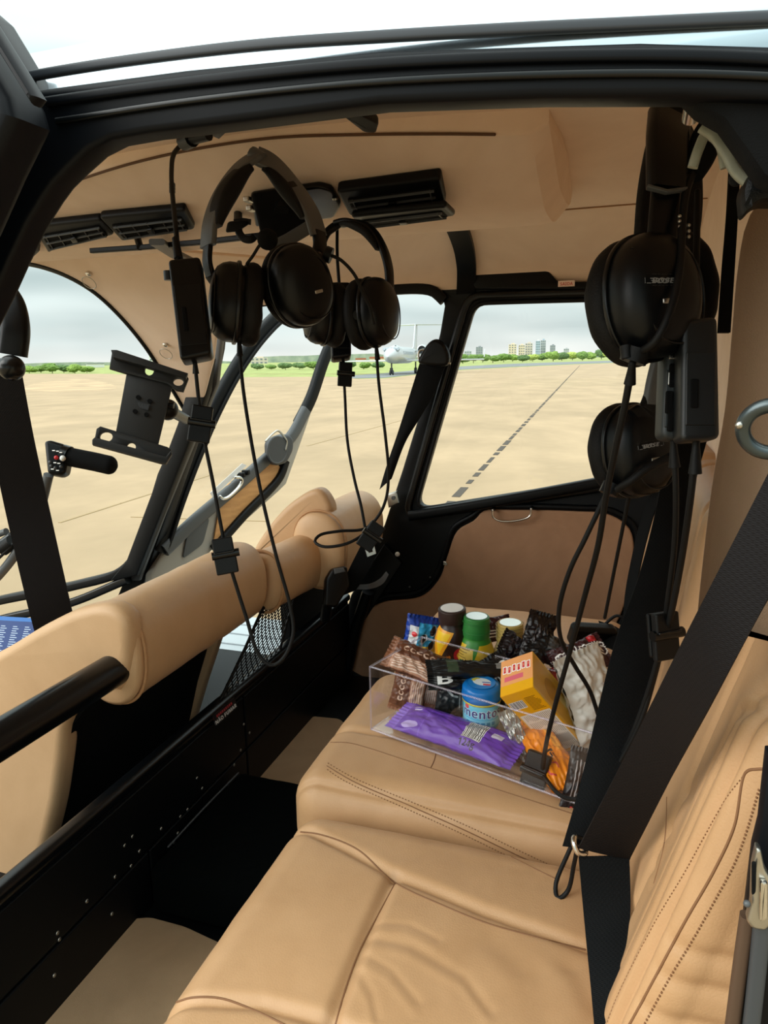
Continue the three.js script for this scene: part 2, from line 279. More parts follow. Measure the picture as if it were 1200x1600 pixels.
[[46, 583, 571.5, 24, 1], [64, 583, 570, 24, 0], [82, 583, 568.5, 26, 0], [100, 583, 570.5, 22, 2], [117, 583, 570, 22, 1], [136, 583, 572, 20, 1]].forEach(([px, b, tp, w, k], i) => tree(px, b - (i % 2) * 0.8, tp, w * 0.9, farD(px, b - (i % 2) * 0.8), k, ORD[i] + ' rounded tree from the left in the row seen through the windscreen'));
[[402, 578, 569, 16, 2], [424, 578, 568.5, 20, 0], [446, 577.5, 566, 20, 2], [468, 577.5, 566, 18, 2], [490, 577, 565, 20, 0], [545, 576.5, 564, 20, 2], [568, 576.5, 565, 18, 0], [592, 576.5, 564, 18, 2]].forEach(([px, b, tp, w, k], i) => tree(px, b - (i % 2) * 0.8, tp, w * 0.95, farD(px, b - (i % 2) * 0.8), k, ORD[i] + ' dull green tree from the left in the row behind the open doorway'));
for (let i = 0; i < 18; i++) { const px = 724 + i * 15.4 + rr(-2, 2), b = lerp(568, 561, i / 17) - (i % 3) * 0.5, tp = lerp(554, 550, i / 17) + rr(-1.5, 1.5) - (i > 8 ? 4 * Math.abs(Math.sin(i * 1.7)) : 0); tree(px, b, tp, rr(16, 19), farD(px, b), i < 5 ? 0 : i % 4, ORD[i] + ' leafy tree from the left in the row seen through the rear side window'); }

// the town's buildings, far behind the trees
const bWall = { pale: '#c9c0b2', warm: '#d6c6b0', grey: '#a9adb0', blue: '#9fb0bf', white: '#dcdedc', dark: '#8f9499' };
const bMat = {}; for (const k in bWall) bMat[k] = std({ color: bWall[k], roughness: 0.9 });
const winM = std({ color: '#6d7780', roughness: 0.5 });
function tower(x0, x1, top, base, D, tone, label, tone2) {
  const up = D / F, p = dep(D, (x0 + x1) / 2, base), w = (x1 - x0) * up, h = (base - top) * up, t = thing('tower_block', label, 'building');
  part('wall', put(rbox(w, h, w * 0.7, 0.2, 1), V(0, h / 2, 0)), bMat[tone], t);
  part('roof_housing', put(rbox(w * 0.4, h * 0.08, w * 0.3, 0.1, 1), V(w * 0.06, h * 1.03, 0)), bMat[tone2 ?? tone], t);
  const nf = Math.max(4, Math.round(h / 5)), nb = w > 18 ? 4 : 3, bay = [];
  for (let j = 0; j < nb; j++) { const x = (j + 0.5) / nb * w - w / 2; for (let i = 0; i < nf; i++) bay.push(put(new THREE.BoxGeometry(w / nb * 0.5, h / nf * 0.42, 0.4), V(x, h * (i + 0.55) / nf, w * 0.35 + 0.1))); }
  const wn = part('windows', bay, winM, t); wn.userData.kind = 'stuff';
  t.position.set(p.x, p.y - 4, p.z); t.lookAt(CAM.x, p.y - 4, CAM.z); return t;
}
const TD = 1500;
tower(725.5, 736.6, 546, 560, TD, 'grey', 'low grey block just right of the jet tail, leftmost through the rear window');
tower(743.5, 754, 539.5, 560, TD, 'dark', 'slim dark grey tower second from left through the rear window');
tower(794.5, 806.5, 535.5, 560, TD, 'warm', 'cream tower standing left of the joined cream pair');
tower(810, 819.5, 536.5, 560, TD, 'warm', 'left half of the joined cream tower pair');
tower(820.2, 831.5, 534, 560, TD * 1.02, 'pale', 'right half of the joined cream tower pair, taller');
tower(836.5, 843.5, 530.5, 560, TD, 'blue', 'left slab of the tallest pale blue twin tower', 'white');
tower(844.2, 852, 529.5, 560, TD * 1.01, 'grey', 'right slab of the tallest pale blue twin tower', 'blue');
tower(859, 867, 537, 560, TD, 'dark', 'slim grey tower right of the tallest twin tower');
tower(880.5, 888.5, 542, 558, TD, 'grey', 'small grey tower rightmost through the rear window');
tower(235, 251, 551, 582, 1100, 'white', 'pale tower seen behind the tablet holder and tan lining');
tower(330.5, 342, 549, 582, 1100, 'white', 'pale tower seen in the gap beside the hanging control box', 'pale');
tower(364, 377, 567, 582, 1100, 'warm', 'low cream block left of the broad town block');
tower(377.5, 389, 558.5, 582, 1100, 'pale', 'narrow cream tower left of the broad town block');
tower(393, 419, 555.5, 582, 1100, 'pale', 'broad cream block through the open doorway', 'warm');
for (const [x0, x1, tp, k, D, lb] of [[428, 440, 571, 'white', 900, 'small white house right of the broad cream block through the doorway'], [470, 487, 570, 'warm', 1000, 'low cream house among the trees left of the door frame, through the doorway'], [495, 512, 567, 'white', 900, 'low white house just left of the open door frame'], [578, 604, 558, 'warm', 900, 'long low red-roofed house above the jet wing'], [556, 572, 560, 'pale', 960, 'low red-roofed house behind the cable clip, left of the jet']]) { const up = D / F, b = 578, p = dep(D, (x0 + x1) / 2, b), w = (x1 - x0) * up, h = (b - tp) * up, t = thing('low_building', lb, 'building'); part('wall', put(rbox(w, h, w * 0.6, 0.1, 1), V(0, h / 2, 0)), bMat[k], t); part('roof', put(rbox(w * 1.04, h * 0.14, w * 0.64, 0.1, 1), V(0, h, 0)), std({ color: '#a4624a', roughness: 0.9 }), t); t.position.copy(p); t.position.y -= 1; t.lookAt(CAM.x, t.position.y, CAM.z); }
{ const t = thing('hangar', 'low grey hangar beyond the trees through the windscreen', 'building'), D = 500, up = D / F, p = dep(D, 150, 582); part('wall', put(rbox(26 * up, 6 * up, 8, 0.2, 1), V(0, 3 * up, 0)), bMat.white, t); part('roof', put(rbox(27 * up, 1.6 * up, 9, 0.3, 1), V(0, 6.5 * up, 0)), bMat.dark, t); t.position.set(p.x, GY - 0.04, p.z); t.lookAt(CAM.x, GY - 0.04, CAM.z); }
{ // distant rising ground behind the town
  const pts = []; for (let i = 0; i <= 40; i++) { const px = lerp(-200, 1300, i / 40); pts.push([px, 560 - 0.0163 * (px - 600) * 1 + 3 - 7 * (0.5 + 0.5 * fbm(px * 0.006, 3, 1, 3)) - (px > 380 && px < 620 ? 7 : 0)]); }
  const D = 2600, top = pts.map(([x, y]) => dep(D, x, y)), bot = pts.map(([x]) => dep(D, x, 580)); struct('hills', loft([bot, top, top.map((p) => p.clone().multiplyScalar(1.1).setY(p.y - 10))], { closedRing: false, cap: false }), std({ map: mottled([118, 134, 118], [150, 160, 140], 9, 5, 3, 1 / 300), roughness: 1 })); }

// parked business jet
{
  const D = 84, up = D / F, g0 = gp(612, 586), t = thing('business_jet', 'white business jet with tail engines parked facing the cabin on the apron', 'aircraft');
  const dir = V(-0.124, 0, -0.992).normalize(), R = new THREE.Matrix4(); // from nose to tail
  const jw = phys({ color: '#b4babd', roughness: 0.3, clearcoat: 0.4 }), jd = std({ color: '#8f9ba3', roughness: 0.35 }), jk = std({ color: '#22262a', roughness: 0.5 });
  // local: +x towards the tail, y up, z to the jet's side
  const r = 1.05, prof = [[0, 0.03], [0.25, 0.3], [0.8, 0.58], [1.6, 0.82], [2.8, 1.0], [4, 1.05], [14, 1.05], [17, 0.85], [20, 0.45], [21.5, 0.16], [22, 0.05]];
  const ring = ([x, k]) => Array.from({ length: 28 }, (_, i) => V(x, 2.35 + (x < 3 ? -0.25 * (1 - x / 3) : x > 15 ? (x - 15) * 0.07 : 0) + k * Math.cos(i / 28 * tau), k * Math.sin(i / 28 * tau)));
  part('fuselage', loft(prof.map(ring)), jw, t);
  const ws = []; for (let i = -2; i <= 2; i++) ws.push(put(rbox(0.5, 0.42, 0.36, 0.06, 2), V(2.0 - Math.abs(i) * 0.05 + Math.abs(i) * 0.18, 2.93, i * 0.38), [i * 0.36, 0, 0.75])); part('windscreen', ws, jd, t);
  for (let i = 0; i < 7; i++) for (const s of [-1, 1]) part('cabin_window', put(rbox(0.3, 0.4, 0.06, 0.05, 2), V(5.2 + i * 1.1, 2.6, s * 1.02), [s * -0.22, 0, 0]), jd, t);
  for (const s of [-1, 1]) {
    part('wing', slab([V(8, 1.55, s * 0.7), V(11.2, 1.55, s * 0.7), V(14.2, 2.0, s * 10.2), V(13.2, 2.0, s * 10.2)], V(0, 1, 0), 0.2, { bevel: 0.08 }), jw, t);
    part('winglet', slab([V(13.2, 2.0, s * 10.2), V(14.3, 2.0, s * 10.2), V(14.8, 3.0, s * 10.5), V(14.3, 3.0, s * 10.5)], V(0, 0, 1), 0.08, { bevel: 0.03 }), jw, t);
    const e = part('engine', loft([[14.4, 0.52], [14.5, 0.66], [15.4, 0.72], [17, 0.62], [18, 0.42]].map(([x, k]) => Array.from({ length: 20 }, (_, i) => V(x, 3.05 + k * Math.cos(i / 20 * tau), s * 1.85 + k * Math.sin(i / 20 * tau)))), { cap: false }), jw, t);
    part('fan', put(new THREE.CylinderGeometry(0.56, 0.56, 0.1, 20), V(14.75, 3.05, s * 1.85), [0, 0, Math.PI / 2]), jk, e);
    part('pylon', put(rbox(1.6, 0.2, 0.8, 0.05, 2), V(16, 2.95, s * 1.2)), jw, t);
    part('main_gear', [rod(V(10.6, 1.5, s * 1.6), V(10.6, 0.35, s * 1.6), 0.09), put(new THREE.CylinderGeometry(0.38, 0.38, 0.3, 16), V(10.6, 0.38, s * 1.6), [Math.PI / 2, 0, 0])], jk, t);
    part('tailplane', slab([V(20.6, 6.6, s * 0.05), V(22.2, 6.6, s * 0.05), V(23.4, 6.55, s * 3.6), V(22.6, 6.55, s * 3.6)], V(0, 1, 0), 0.12, { bevel: 0.04 }), jw, t);
  }
  part('fin', slab([V(17.2, 3.1, -0.1), V(21.4, 3.0, -0.1), V(22.4, 6.75, -0.1), V(20.7, 6.75, -0.1), V(18.9, 3.6, -0.1)], V(0, 0, 1), 0.2, { bevel: 0.06 }), jw, t);
  part('nose_gear', [rod(V(2.4, 1.5, 0), V(2.3, 0.3, 0), 0.08), ...[-0.17, 0.17].map((z) => put(new THREE.CylinderGeometry(0.27, 0.27, 0.14, 16), V(2.3, 0.27, z), [Math.PI / 2, 0, 0]))], jk, t);
  part('beacon', put(rbox(0.3, 0.16, 0.16, 0.06, 2), V(5, 3.42, 0)), jk, t);
  R.makeBasis(dir, V(0, 1, 0), dir.clone().cross(V(0, 1, 0))); t.quaternion.setFromRotationMatrix(R); t.position.set(g0.x, GY, g0.z).addScaledVector(dir, -2.3);
}

// ================================================================ THE HELICOPTER'S CABIN SHELL
const ZW = -2.0;                                                   // inner face of the far side wall
const zw = (list, z = ZW) => list.map(([x, y]) => onZ(z, x, y));
// ceiling profile across the cabin (z, y), swept fore and aft
const prof = [[-0.455, 1.152], [-0.52, 1.198], [-0.62, 1.254], [-0.77, 1.300], [-0.95, 1.325], [-1.2, 1.335], [-1.5, 1.328], [-1.74, 1.3], [-1.88, 1.265], [-1.96, 1.225], [-2.002, 1.17]];
const profCurve = new THREE.CatmullRomCurve3(prof.map(([z, y]) => V(0, y, z)), false, 'centripetal');
const profPts = profCurve.getPoints(48);
function lining(x0, x1, pts, t, dy = 0) { const mk = (x, o) => pts.map((p) => V(x, p.y + dy + o, p.z)); const A = [...mk(x0, 0), ...mk(x0, t).reverse()], B = [...mk(x1, 0), ...mk(x1, t).reverse()]; const m = A.length; return loft([A, B], { ang: 0.5, cap: false }); }
struct('ceiling', [lining(-0.95, 0.16, profPts, 0.012), lining(-1.3, -0.95, profPts.filter((p) => p.z < -1.0), 0.012), lining(-1.5, -1.3, profPts.filter((p) => p.z > -1.66 && p.z < -1.0), 0.012)], M.liner);   // unseen opening over the near front seat, added to let sky light in
// outer roof skin in glossy dark paint, with a dark strip standing for a reflected band
const skin = [[-0.418, 1.135], [-0.4205, 1.150], [-0.427, 1.165], [-0.448, 1.190], [-0.50, 1.222], [-0.56, 1.253], [-0.66, 1.296], [-0.85, 1.35], [-1.1, 1.385], [-1.5, 1.38], [-1.84, 1.32], [-2.0, 1.255], [-2.05, 1.215]];
const skinPts = new THREE.CatmullRomCurve3(skin.map(([z, y]) => V(0, y, z)), false, 'centripetal').getPoints(90);
const near = skinPts.filter((p) => p.z > -0.56);
struct('roof', [lining(-0.95, 0.9, skinPts, -0.008), lining(-1.52, -0.95, near, -0.008), lining(-1.3, -0.95, skinPts.filter((p) => p.z < -1.0), -0.008), lining(-1.52, -1.3, skinPts.filter((p) => p.z > -1.68 && p.z < -1.0), -0.008)], M.paint);  // skin has the same added opening, lighting the front seats
struct('trim_19', sweep(spline([[-60, 141], [60, 117], [200, 95], [400, 71], [600, 57], [800, 46], [1000, 37], [1250, 26]].map(([x, y]) => onZ(-0.4175, x, y)), 60), rrect(0.0062, 0.005, 0.002), V(0, 0, 1)), std({ color: '#2c3138', roughness: 0.5 }));  // dark band of the horizon mirrored in the skin, built as a strip

// far side wall: door frame with the doorway of the crew door and the rear window cut through it
const outline = zw([[300, 330], [1180, 330], [1180, 1180], [470, 1180], [548, 930], [600, 820], [628, 735], [657, 640], [687, 520], [694, 478], [690, 462], [676, 457], [560, 459], [420, 471], [346, 481], [340, 545], [327, 610], [300, 690], [252, 830], [190, 1010], [150, 1010], [200, 890], [245, 740], [290, 640], [305, 560]]);
const wTop = onZ(ZW, 740, 452).y;
const winHole = roundPoly(zw([[741, 474], [1046, 466], [1040, 735], [648, 797]]), [0.035, 0.03, 0.03, 0.05], 7).reverse();
const clipTop = outline.map((p) => V(p.x, Math.min(p.y, 1.215), p.z));
struct('wall_right', slab(clipTop, V(0, 0, 1), 0.05, { bevel: 0.008, holes: [winHole] }).translate(0, 0, -0.05), M.black);
// rubber seal and pane of the rear window
const off = (pts, c, k) => pts.map((p) => p.clone().sub(c).multiplyScalar(k).add(c));
const ctr = (pts) => pts.reduce((a, p) => a.add(p), V()).multiplyScalar(1 / pts.length);
{
  const c = ctr(winHole), w = struct('window_2', slab([...winHole].reverse().map((p) => V(p.x, p.y, ZW - 0.03)), V(0, 0, 1), 0.004, { bevel: 0 }), M.glass);
  w.userData.label = 'rear side window pane looking on to the apron';
  const ring = spline(winHole.map((p) => V(p.x, p.y, ZW + 0.002)), 140, true); part('seal', sweep(ring.slice(0, -1), rrect(0.012, 0.012, 0.004, 3), V(0, 0, 1), { closedPath: true }), M.rubber, w);
  const ring2 = spline(off(winHole, c, 1.075).map((p) => V(p.x, p.y, ZW + 0.006)), 140, true); part('frame', sweep(ring2.slice(0, -1), rrect(0.022, 0.02, 0.007, 3), V(0, 0, 1), { closedPath: true }), M.blackSatin, w);
}
// rib that runs over the ceiling down into the far door post
{
  const pts = profPts.filter((p) => p.z < -1.25), f = (t) => lerp(-0.40, -0.452, t);
  const A = pts.map((p, i) => V(f(i / pts.length) - 0.005, p.y - 0.006, p.z)), B = pts.map((p, i) => V(f(i / pts.length) + 0.046, p.y - 0.006, p.z));
  struct('trim_1', strapE(A, B, 0.016, 50), M.black);
}
// header over the far rear door: dark latch housing and frame edge
struct('trim_2', slab(roundPoly(zw([[742, 452], [738, 424], [760, 420], [846, 419], [858, 424], [872, 441], [1100, 437], [1100, 453]], ZW + 0.012), 0.012), V(0, 0, -1), 0.02, { bevel: 0.004 }).translate(0, 0, 0.01), M.black);
// roof lining panel above the far door, standing proud and padded
// windscreen post and its grey outer face
struct('trim_3', slab(zw([[303, 600], [338, 560], [332, 610], [318, 655], [222, 896], [180, 905], [206, 872], [286, 660]], ZW + 0.05), V(0, 0, 1), 0.03, { bevel: 0.005 }), M.black);
struct('trim_4', slab(zw([[346, 482], [356, 482], [344, 600], [262, 800], [222, 905], [206, 905], [326, 612], [338, 545]], ZW + 0.02), V(0, 0, 1), 0.02, { bevel: 0.004 }), M.darkGrey);
// windscreen sill
struct('trim_5', sweep(spline([[-140, 975], [0, 938], [120, 914], [190, 893], [214, 870], [225, 838]].map(([x, y]) => onZ(ZW + 0.04, x, y)), 50), rrect(0.03, 0.055, 0.008), V(0, 0, 1)), M.black);
struct('trim_6', sweep(spline([[-140, 1010], [0, 968], [110, 942], [200, 905]].map(([x, y]) => onZ(ZW + 0.06, x, y)), 30), rrect(0.03, 0.03, 0.008), V(0, 0, 1)), M.blackSatin);
// fore part of the lining: tan panel that sweeps down from the ceiling to the windscreen post, edged in black
{
  const n = V(0, -0.68, 0.734).normalize(), p0 = V(0, 1.3, -1.55), P = (l) => l.map(([x, y]) => onP(p0, n, x, y));
  const arc = [[-60, 395], [28, 405], [70, 413], [110, 428], [150, 452], [190, 489], [228, 535], [256, 578], [282, 622], [300, 652]];
  const edge = spline(P(arc), 60), rest = P([[318, 628], [336, 560], [346, 482], [420, 472], [420, 400], [-60, 360]]);
  struct('wall_front', slab([...edge, ...rest], n, 0.012, { bevel: 0.003 }), M.liner);
  struct('trim_7', sweep(edge.map((p) => p.clone().addScaledVector(n, 0.008)), rrect(0.014, 0.016, 0.004), n), M.blackSatin);
}
// inside of the front doorway's head
struct('trim_8', sweep(spline([[346, 480], [420, 470], [560, 457], [674, 454], [694, 470]].map(([x, y]) => onZ(ZW + 0.005, x, y)), 40), rrect(0.03, 0.02, 0.006), V(0, 0, 1)), M.black);

// floor, partition and far lower corner
struct('floor', slab([V(-2.3, -0.03, -0.2), V(0.3, -0.03, -0.2), V(0.3, -0.03, -2.05), V(-2.3, -0.03, -2.05)].reverse(), V(0, 1, 0), 0.025, { bevel: 0 }), M.black);
const XP = -0.79;
const xp = (l, x = XP) => l.map(([a, b]) => onX(x, a, b));
{
  const p = struct('partition', slab([V(XP, -0.004, -0.2), V(XP, 0.262, -0.2), V(XP, 0.262, -1.97), V(XP, -0.004, -1.97)], V(1, 0, 0), 0.02, { bevel: 0.003 }).translate(-0.02, 0, 0), M.black);
  p.name = 'wall_partition';
  part('top_rail', sweep([V(XP - 0.008, 0.262, -0.2), V(XP - 0.008, 0.262, -1.0), V(XP - 0.008, 0.262, -1.97)], rrect(0.03, 0.024, 0.01), V(0, 1, 0)), M.blackSatin, p);
  // upper and lower skins with a recessed joint between them
  for (const [z0, z1, y0, y1] of [[-0.2, -1.30, 0.118, 0.245], [-1.306, -1.96, 0.118, 0.245], [-0.2, -0.94, 0.004, 0.112], [-0.946, -1.30, 0.004, 0.112], [-1.306, -1.96, 0.004, 0.112]]) part('panel', put(rbox(0.006, y1 - y0, Math.abs(z1 - z0), 0.002), V(XP + 0.003, (y0 + y1) / 2, (z0 + z1) / 2)), M.black, p);
  const rv = new THREE.SphereGeometry(0.0033, 10, 6); rv.scale(0.5, 1, 1);
  for (const [x, y] of [[85, 1524], [93, 1468], [90, 1458], [175, 1428], [205, 1353], [136, 1408], [180, 1370], [218, 1330], [250, 1347], [282, 1276], [293, 1265], [272, 1317], [278, 1302], [316, 1232], [356, 1226], [366, 1195], [207, 1307], [195, 1321], [252, 1295], [284, 1316], [308, 1216], [381, 1132], [390, 1145], [376, 1172]]) { const q = onX(XP + 0.0065, x, y); part('rivet', rv.clone().translate(q.x, q.y, q.z), M.steel, p); }
}
// far lower corner between partition and door
struct('baseboard_right', slab(zw([[470, 1180], [548, 930], [600, 850], [628, 880], [560, 985], [550, 1048], [585, 1068], [900, 1068], [900, 1180]], ZW + 0.02), V(0, 0, -1), 0.02, { bevel: 0.006 }), M.black);
struct('trim_9', sweep(spline([[575, 925], [556, 985], [541, 1050], [522, 1110], [500, 1160]].map(([x, y]) => onZ(ZW + 0.05, x, y)), 40), rrect(0.035, 0.04, 0.015), V(0, 0, 1)), M.black);

// far rear door's inner trim: leather panel in a moulded rim, with a wire pull
{
  const d = struct('door_1', slab(spline(zw([[757, 797], [800, 796], [900, 798], [952, 803], [984, 826], [990, 870], [975, 945], [950, 990], [905, 1015], [860, 1060], [590, 1064], [560, 1056], [549, 1038], [553, 1002], [572, 958], [598, 940], [660, 930], [688, 902], [700, 868], [716, 828], [742, 812]], ZW + 0.004), 160, true), V(0, 0, 1), 0.012, { bevel: 0.005, seg: 3 }), M.panelSuede);
  d.userData.label = 'brown leather trim panel of the far rear door';
  const rim = spline(zw([[757, 793], [800, 791], [900, 793], [956, 798], [990, 822], [996, 870], [980, 950], [955, 996], [910, 1020], [862, 1066], [590, 1070], [554, 1061], [543, 1040], [547, 1000], [567, 954], [596, 934], [656, 924], [682, 898], [694, 866], [710, 824], [738, 806]], ZW + 0.006), 200, true);
  part('rim', sweep(rim.slice(0, -1), rrect(0.016, 0.02, 0.007), V(0, 0, 1), { closedPath: true }), M.black, d);
  const h = spline([[770, 797], [771, 808], [782, 814], [815, 812], [828, 806], [830, 795]].map(([x, y]) => onZ(ZW + 0.035, x, y)), 40); part('pull_handle', tube(h, 0.0032, 60, 8), M.chrome, d);
  for (const [x, y] of [[770, 797], [830, 795]]) { const q = onZ(ZW + 0.035, x, y); part('handle_boss', rod(V(q.x, q.y, ZW), q, 0.005), M.black, d); }
  const st = onZ(ZW + 0.01, 698, 880); part('door_stud', [put(rbox(0.022, 0.014, 0.01, 0.003), st), put(new THREE.CylinderGeometry(0.004, 0.004, 0.01, 12), st.clone().add(V(0, 0, 0.005)), [Math.PI / 2, 0, 0])], M.chrome, d);
  const wk = onZ(ZW + 0.015, 621, 866); part('button', put(new THREE.SphereGeometry(0.0075, 16, 10), wk), M.white, d);
  for (const [x, y] of [[672, 902], [640, 917]]) part('screw', put(new THREE.SphereGeometry(0.003, 10, 6), onZ(ZW + 0.02, x, y)), M.darkGrey, d);
}
// raised rim bar under the window
struct('trim_10', sweep(spline([[640, 806], [720, 793], [850, 770], [1000, 742], [1040, 735]].map(([x, y]) => onZ(ZW + 0.02, x, y)), 30), rrect(0.03, 0.03, 0.01), V(0, 0, 1)), M.black);

// ---------------------------------------------------------------- near side: the open door's frame
const ZN = -0.42, zn = (l, z = ZN) => l.map(([x, y]) => onZ(z, x, y));
struct('trim_11', slab(zn([[-80, -40], [0, 30], [70, 146], [100, 141], [300, 115], [600, 86], [1000, 74], [1200, 80], [1330, 92], [1330, 176], [1200, 163], [1060, 157], [850, 158], [600, 167], [350, 199], [240, 212], [183, 222], [150, 239], [118, 268], [96, 290], [80, 312], [55, 352], [28, 408], [5, 460], [-60, 590], [-560, 1560], [-820, 1560], [-200, 400], [-200, -40]]), V(0, 0, 1), 0.022, { bevel: 0.004, seg: 3 }).translate(0, 0, -0.014), M.frame);
struct('trim_12', sweep(spline(zn([[74, 160], [100, 156], [300, 129], [600, 100], [1000, 87], [1200, 93], [1400, 110]], ZN + 0.009), 40), rrect(0.006, 0.006, 0.002), V(0, 0, 1)), M.frame);
struct('trim_13', sweep(spline(zn([[90, 190], [300, 158], [600, 128], [1000, 115], [1200, 120], [1400, 136]], ZN + 0.009), 40), rrect(0.004, 0.005, 0.0015), V(0, 0, 1)), M.blackSatin);
struct('wall_rear_left', slab([V(0.125, -0.1, ZN), V(0.6, -0.1, ZN), V(0.6, 1.15, ZN), V(0.125, 1.15, ZN)], V(0, 0, 1), 0.02, { bevel: 0.004 }).translate(0, 0, -0.02), M.frame);
// near front door post: broad bevelled outer member
struct('wall_left', slab(zn([[-260, -200], [-60, -60], [0, 42], [80, 178], [88, 208], [50, 285], [0, 395], [-60, 520], [-260, 700]], ZN + 0.03), V(0, 0, 1), 0.035, { bevel: 0.008, seg: 3 }), M.frame);
struct('trim_14', slab(zn([[-60, -62], [0, 33], [79, 160], [70, 172], [-8, 48], [-60, -34]], ZN + 0.06), V(0, 0, 1), 0.012, { bevel: 0.004, seg: 3 }), M.frame);

// ================================================================ SEATS
// run of small stitches along a path
function stitches(pts, n, up, parent, len = 0.0042, r = 0.0009) { const P = spline(pts, n * 3), list = []; for (let i = 0; i + 2 < P.length; i += 3) { const a = P[i], d = P[i + 1].clone().sub(a).normalize(), g = new THREE.CapsuleGeometry(r, len, 2, 5); g.applyMatrix4(new THREE.Matrix4().compose(a.clone().addScaledVector(up, 0.0004), new THREE.Quaternion().setFromUnitVectors(V(0, 1, 0), d), V(1, 1, 1))); list.push(g); } const m = part('stitching', list, M.thread, parent); m.userData.kind = 'stuff'; return m; }
// a seam (a thin sunk welt) or a row of stitches on a cushion's own surface; the run is given where the photograph shows it
const caster = new THREE.Raycaster();
function sew(t, px, kind, k = 1) {
  const m = t.isMesh ? t : t.children[0], N = kind === 'stitch' ? 150 : 60, run = new THREE.CatmullRomCurve3(px.map(([x, y]) => V(x, y, 0)), false, 'centripetal').getSpacedPoints(N), pts = []; t.updateMatrixWorld(true);
  for (const p of run) { const d = ray(p.x, p.y).normalize(); caster.set(CAM, d); const h = caster.intersectObject(m, false)[0]; if (h) pts.push(t.worldToLocal(h.point.clone()).addScaledVector(d, kind === 'stitch' ? -0.0004 : 0.0002)); }
  if (pts.length < 6) return;
  if (kind === 'seam') { part('seam', tube(pts, 0.0011 * k, pts.length * 2, 6), M.seam, t); return; }
  const list = []; for (let i = 0; i + 1 < pts.length; i += 2) { const a = pts[i], b = pts[i + 1], d = b.clone().sub(a); if (d.length() > 0.02) continue; list.push(rod(a.clone().addScaledVector(d, 0.1), a.clone().addScaledVector(d, 0.9), 0.0008 * k, 5)); }
  const q = part('stitching', list, M.seam, t); q.userData.kind = 'stuff';
}
// rear bench cushions: rounded upholstered blocks with sewn borders
function benchCushion(label, { x0, x1, z0, z1, y, h, r, seams, fold, crown = 0.012, stitch = [] }) {
  const cx = (x0 + x1) / 2, cz = (z0 + z1) / 2, w = x1 - x0, d = z0 - z1, t = thing('seat_cushion', label, 'seat cushion', 'rear bench seat cushions');
  const g = pad([w, h, d], r, [220, 14, 190], (p, n) => {
    const X = p.x + cx, Z = p.z + cz; let k = 0; const up = clamp(n.y, 0, 1);
    k += crown * Math.cos(p.x / w * 2.6) * Math.cos(p.z / d * 2.6) * up;
    if (up > 0.02 || n.x < -0.3 || n.z > 0.3) for (const s of seams) k += groove(dline(X, Z, s.p), s.w ?? 0.007, s.k ?? 0.006) * Math.max(up, 0.3);
    if (fold) k += fold(X, Z) * up;
    return k + 0.0012 * fbm(X * 9, p.y * 9, Z * 9, 3);
  });
  part('cover', g.translate(cx, y - h / 2, cz), M.leather, t);
  for (const s of stitch) stitches(s.map(([a, b, c]) => V(a, b, c)), 70, V(0, 1, 0.4).normalize(), t);
  return settle(t);
}
const fan = (X, Z, ox, oz, ang, n, wv, len, k) => { const dx = X - ox, dz = Z - oz, rr0 = Math.hypot(dx, dz); if (rr0 > len || rr0 < 0.01) return 0; const a = Math.atan2(dz, dx) - ang; return Math.abs(a) < wv ? k * Math.sin(a * n) * Math.exp(-((rr0 - len * 0.35) ** 2) / (len * len * 0.1)) * Math.cos(a / wv * Math.PI / 2) : 0; };
const cushionA = benchCushion('near tan leather bench cushion with a T-shaped seam and creases, empty', {
  x0: -0.398, x1: 0.045, z0: -0.36, z1: -0.800, y: 0.384, h: 0.13, r: 0.045,
  seams: [{ p: [[-0.42, -0.752], [-0.375, -0.748], [-0.30, -0.722], [-0.23, -0.693], [-0.12, -0.668], [-0.012, -0.655], [0.1, -0.652]], k: 0.007 }, { p: [[-0.23, -0.693], [-0.229, -0.60], [-0.226, -0.49]], k: 0.007 }, { p: [[-0.42, -0.455], [-0.375, -0.476], [-0.3, -0.492], [-0.226, -0.492], [-0.1, -0.48], [0.1, -0.47]], k: 0.007 }],
  fold: (X, Z) => { let k = 0; for (const [L, w, a] of [[[[-0.223, -0.615], [-0.19, -0.622], [-0.155, -0.612]], 0.004, 0.0009], [[[-0.223, -0.594], [-0.18, -0.596], [-0.12, -0.578], [-0.09, -0.55]], 0.0055, 0.0012], [[[-0.222, -0.572], [-0.19, -0.562], [-0.155, -0.536]], 0.004, 0.001], [[[-0.222, -0.553], [-0.2, -0.532], [-0.186, -0.508]], 0.004, 0.0009], [[[-0.10, -0.625], [-0.06, -0.60], [-0.045, -0.55], [-0.05, -0.50]], 0.02, 0.0028], [[[-0.02, -0.62], [0.0, -0.58], [0.0, -0.5]], 0.014, 0.003]]) k += groove(dline(X, Z, L), w, a) + 0.6 * a * Math.exp(-(((dline(X, Z, L.map(([p, q]) => [p, q + 0.013]))) / w) ** 2)); return k - 0.003 * Math.exp(-(((X + 0.1) / 0.07) ** 2) - (((Z + 0.56) / 0.05) ** 2)); },
});
const cushionB = benchCushion('second tan leather bench cushion under the clear snack box, with double stitched border', {
  x0: -0.435, x1: 0.045, z0: -0.815, z1: -1.232, y: 0.400, h: 0.145, r: 0.05,
  seams: [{ p: [[-0.45, -0.985], [-0.40, -0.975], [-0.32, -0.968], [-0.255, -0.960], [-0.12, -0.925], [-0.03, -0.900], [0.1, -0.885]], k: 0.006 }, { p: [[-0.255, -0.960], [-0.262, -1.05], [-0.27, -1.2]], k: 0.006 }, { p: [[-0.45, -0.838], [-0.3, -0.835], [-0.15, -0.835], [0.1, -0.835]], w: 0.005, k: 0.005 }],
});
